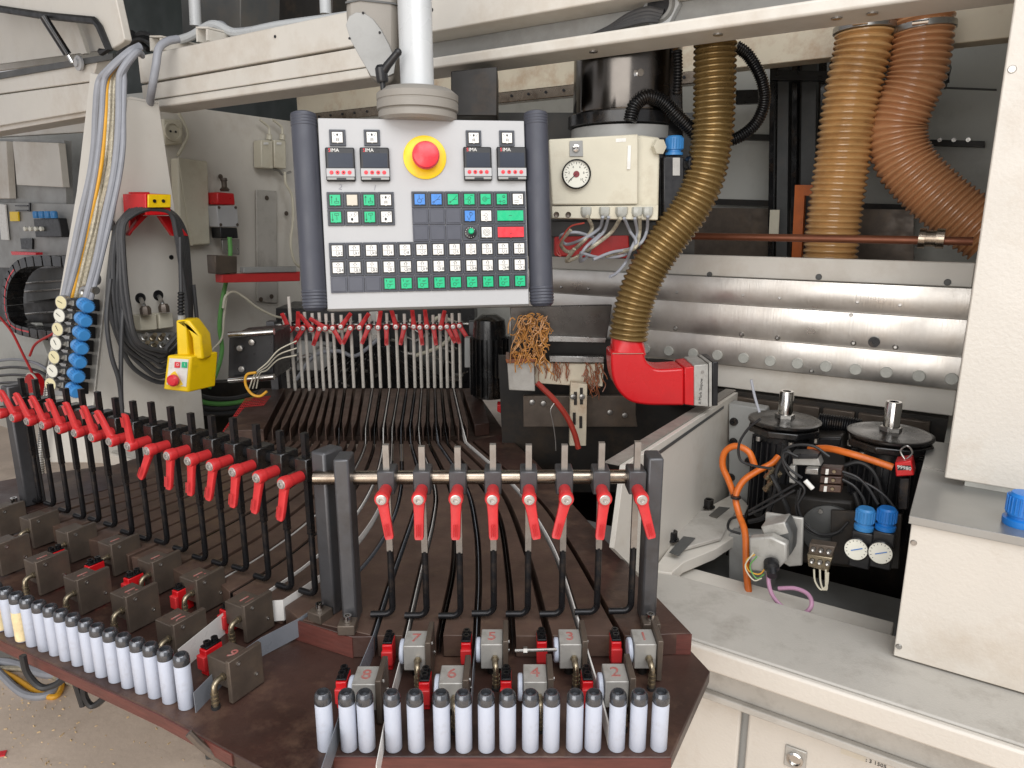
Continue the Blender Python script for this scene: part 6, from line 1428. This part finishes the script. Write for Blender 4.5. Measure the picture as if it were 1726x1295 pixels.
# ------------------------------------------------------------------ far left background machine
ND = 2.7
sN = lambda px, n=ND, d=.05: slabN(G(), px, n, d)
T = thing('neighbour_machine', 'grey and cream neighbouring machine seen left of the pylon', 'machine', pN(40, 840, ND))
obj('upper_wall', sN([(-80, 190), (300, 150), (300, 420), (-80, 420)], ND + .6, .02), M['inner'], T)
obj('light_band', sN([(-80, 212), (150, 196), (150, 222), (-80, 236)], ND + .1), M['cream'], T, .003)
obj('door_panel', sN([(-40, 238), (10, 238), (16, 335), (-40, 335)]), M['cream'], T, .004)
obj('door_panel', sN([(21, 238), (98, 241), (106, 316), (28, 312)]), M['cream'], T, .004)
obj('door_frame', sN([(-60, 232), (108, 237), (112, 345), (-60, 345)], ND + .06), M['grey'], T)
obj('control_plate', sN([(-60, 340), (160, 345), (160, 455), (-60, 450)], ND + .02), M['grey'], T, .003)
obj('lower_wall', sN([(-100, 450), (300, 440), (300, 760), (-100, 760)], ND + .3), M['dark'], T)
obj('cream_cover', sN([(-60, 540), (60, 545), (80, 600), (60, 680), (-60, 690)], ND - .1), M['inner'], T, .006)
obj('cream_base', sN([(-120, 700), (260, 690), (290, 800), (280, 940), (-120, 940)], ND - .35, .2), M['white'], T, .006)
obj('base_panel', sN([(96, 728), (210, 716), (226, 770), (150, 800), (100, 800)], ND - .37, .015), M['cream'], T, .004)
obj('sticker', sN([(16, 357), (30, 357), (31, 373), (17, 373)], ND - .0, .01), M['yellow'], T)
g = G(); slabN(g, [(-4, 344), (8, 345), (14, 405), (2, 404)], ND - .002, .01); obj('white_label', g, M['whitel'], T)
for x0, y0, x1, y1 in ((25, 346, 46, 348), (26, 354, 46, 356), (48, 342, 50, 357)): obj('slot', sN([(x0, y0), (x1, y0), (x1, y1), (x0, y1)], ND - .0, .01), M['black'], T)
obj('orange_strip', sN([(18, 424), (60, 426), (60, 430), (20, 430)], ND - .08), M['redl'], T)
obj('orange_strip', sN([(87, 433), (118, 433), (118, 438), (90, 438)], ND - .08), M['redl'], T)
obj('dark_square', sN([(34, 402), (54, 402), (54, 420), (36, 420)], ND, .01), M['black'], T)
T = thing('gauge_bank', 'bank of four blue caps and four small round gauges on the neighbouring machine', 'regulator bank', pN(80, 400, ND - .05))
for k in range(4):
    a = pN(62 + k * 10, 368, ND - .06); obj('blue_cap', G().lathe([(.022, 0), (.024, .005), (.024, .04), (.02, .05)], a, z, 14), M['blue'], T)
    a = pN(41 + k * 9, 386, ND - .06); obj('small_gauge', G().lathe([(.017, -.02), (.017, 0), (.014, .002)], a, Vector((-.5, -1, 0)), 18), M['dial'], T)
obj('block', sN([(56, 369), (98, 368), (104, 400), (60, 400)], ND - .04, .06), M['black'], T, .005)
T = thing('cable_chain', 'black curved cable carrier chain with orange dots at the left edge', 'cable chain', pN(10, 530, ND - .2))
chp = smooth_path([pN(x, y, ND - .2) for x, y in [(120, 444), (70, 442), (32, 448), (12, 475), (8, 515), (18, 548), (50, 560), (95, 566)]], 3)
for i in range(len(chp) - 1):
    d_ = (chp[i + 1] - chp[i]); q = d_.cross(NV).normalized()
    g = G(); a, b3 = chp[i], chp[i] + d_ * .86; g.prism([a - q * .045, b3 - q * .045, b3 + q * .03, a + q * .03], NV * .12); obj('link', g, M['gloss'], T, .003)
    if 6 < i < 18: g = G(); g.prism([a - q * .006, b3 - q * .006, b3 + q * .006, a + q * .006], -NV * .002); obj('orange_dot', g, M['redl'], T)
T = thing('red_drum', 'red round drum cover behind the far end of the left clamp rods', 'cover', pN(50, 680, 2.3))
pdr = pN(54, 650, 2.3); obj('drum', G().lathe([(.085, -.05), (.09, 0), (.08, .012), (.03, .014)], pdr, -NV, 36), M['redpaint'], T)
obj('edge_ring', G().lathe([(.092, -.01), (.094, -.005), (.094, .002), (.091, .003)], pdr, -NV, 36), M['dial'], T)
for i, pp in enumerate(([(0, 535), (20, 560), (40, 600), (60, 640)], [(50, 600), (60, 580), (85, 565), (95, 560)])): solo('red_hose', G().tube(smooth_path([pN(x, y, 2.4) for x, y in pp], 6), .009, 8), M['redold'], 'red hose hanging in front of the neighbouring machine, ' + ['long one' , 'short curved one'][i], 'hose', 'red hoses at the left')
for i in range(5): solo('black_cable', G().tube(smooth_path([pN(x, y, 2.42) for x, y in [(-20, 612 + 12 * i), (20, 606 + 13 * i), (60, 612 + 12 * i), (90, 630 + 10 * i)]], 6), .011, 8), M['cabd'] if i else M['cabg'], '%s cable sagging across the neighbouring machine' % ['pale top', 'dark second', 'dark third', 'dark fourth', 'dark lowest'][i], 'cable', 'cables sagging at the left edge')
T = thing('slide_unit', 'dark slide unit with shafts inside the loop of the cable chain', 'machine unit', pN(70, 560, ND))
obj('carriage', sN([(40, 455), (120, 450), (118, 500), (45, 510)], ND - .02, .2), M['dark'], T, .005)
obj('lower_carriage', sN([(34, 512), (100, 505), (95, 545), (36, 548)], ND + .02, .2), M['darker'], T, .005)
for y in (478, 492, 530): obj('shaft', G().cyl(pN(38, y, ND - .04), pN(118, y - 6, ND - .04), .008, n=10), M['steel'], T)
# dark area under the cross wall, hoses on the floor behind
T = thing('base_frame', 'dark machine base frame below the cross wall', 'machine base', pU(350, 760, 2.9))
obj('base_box', slabU(G(), [(250, 650), (520, 640), (520, 860), (250, 860)], 2.9, .1), M['darker'], T)
for i in range(4): solo('black_cable', G().tube(cU([(300 + 10 * i, 640 + 8 * i), (340, 668 + 9 * i), (390, 672 + 8 * i), (440, 660 + 8 * i)], 2.8), .011, 8), M['cabd'] if i != 1 else M['cabn'], '%s cable lying behind the red perforated guard' % ORD[i], 'cable', 'cables behind the perforated guard')
# ------------------------------------------------------------------ floor: cables and wood chips
T_ = [([(-40, 1112), (20, 1118), (70, 1135), (110, 1140), (140, 1155)], 'cabg', .01, 'grey cable on the floor under the table edge, rear one'), ([(-30, 1100), (0, 1135), (40, 1170), (80, 1172), (100, 1150), (108, 1110)], 'cabg', .008, 'grey cable looping on the floor at the left edge'),
      ([(-30, 1120), (20, 1140), (60, 1165), (90, 1175), (103, 1160), (104, 1130)], 'caby', .006, 'yellow cable on the floor at the left edge'), ([(-20, 1128), (40, 1128), (90, 1140), (140, 1160)], 'cabb', .007, 'braided cable on the floor below the table')]
for px, m_, r, l in T_: solo('floor_cable', G().tube(smooth_path([pZ(x, y, r + .002) for x, y in px], 8), r * 1.6, 8), M[m_], l, 'cable', 'cables on the floor')
for i, pp in enumerate(([(38, 1105), (46, 1135), (68, 1158), (92, 1155), (112, 1140), (120, 1125)], [(124, 1140), (132, 1165), (140, 1190)], [(140, 1150), (143, 1175), (155, 1190), (172, 1180), (180, 1165)], [(318, 1236), (345, 1262), (385, 1290), (430, 1320)], [(385, 1268), (405, 1285), (430, 1305)])):
    solo('hanging_hose', G().tube(smooth_path([pY(x, y, 1.15 if i < 3 else .95) for x, y in pp], 8), .006, 8), M['rubber'] if i < 3 else M['plate'], ['black hose loop hanging under the table at the left', 'short black hose end hanging under the table', 'small black hose loop hanging under the table', 'dark hose under the near table edge', 'second dark hose under the near table edge'][i], 'hose', 'hoses hanging under the table')
g = G(); r7 = random.Random(2)
for k in range(260):
    a = r7.random(); x = -30 + 460 * r7.random() ** 1.4; y = 1095 + 200 * r7.random()
    if k % 3 == 0: x = r7.uniform(-20, 90); y = r7.uniform(1100, 1200)
    p = pZ(x, y, .0); t = r7.uniform(0, math.pi); L = r7.uniform(.001, .006) * (2.2 if k % 40 == 0 else 1); w = L * r7.uniform(.2, .5); d1 = Vector((math.cos(t), math.sin(t), 0)); d2 = Vector((-d1.y, d1.x, 0)); h = Vector((0, 0, r7.uniform(.001, .004)))
    g.add([p - d1 * L - d2 * w, p + d1 * L - d2 * w, p + d1 * L + d2 * w, p - d1 * L + d2 * w, p - d1 * L * .8 + h, p + d1 * L * .8 + h], [(0, 1, 5, 4), (2, 3, 4, 5), (0, 4, 3), (1, 2, 5)], False)
tag(obj('wood_chips', g, M['wood']), 'pale wood chips and dust scattered on the concrete floor', 'wood chips', None, 'stuff')
solo('red_scrap', G().prism([pZ(x, y, .001) for x, y in [(-8, 1270), (12, 1266), (8, 1275), (-8, 1277)]], z * .004), M['redl'], 'small red plastic scrap on the floor at the left edge', 'scrap')
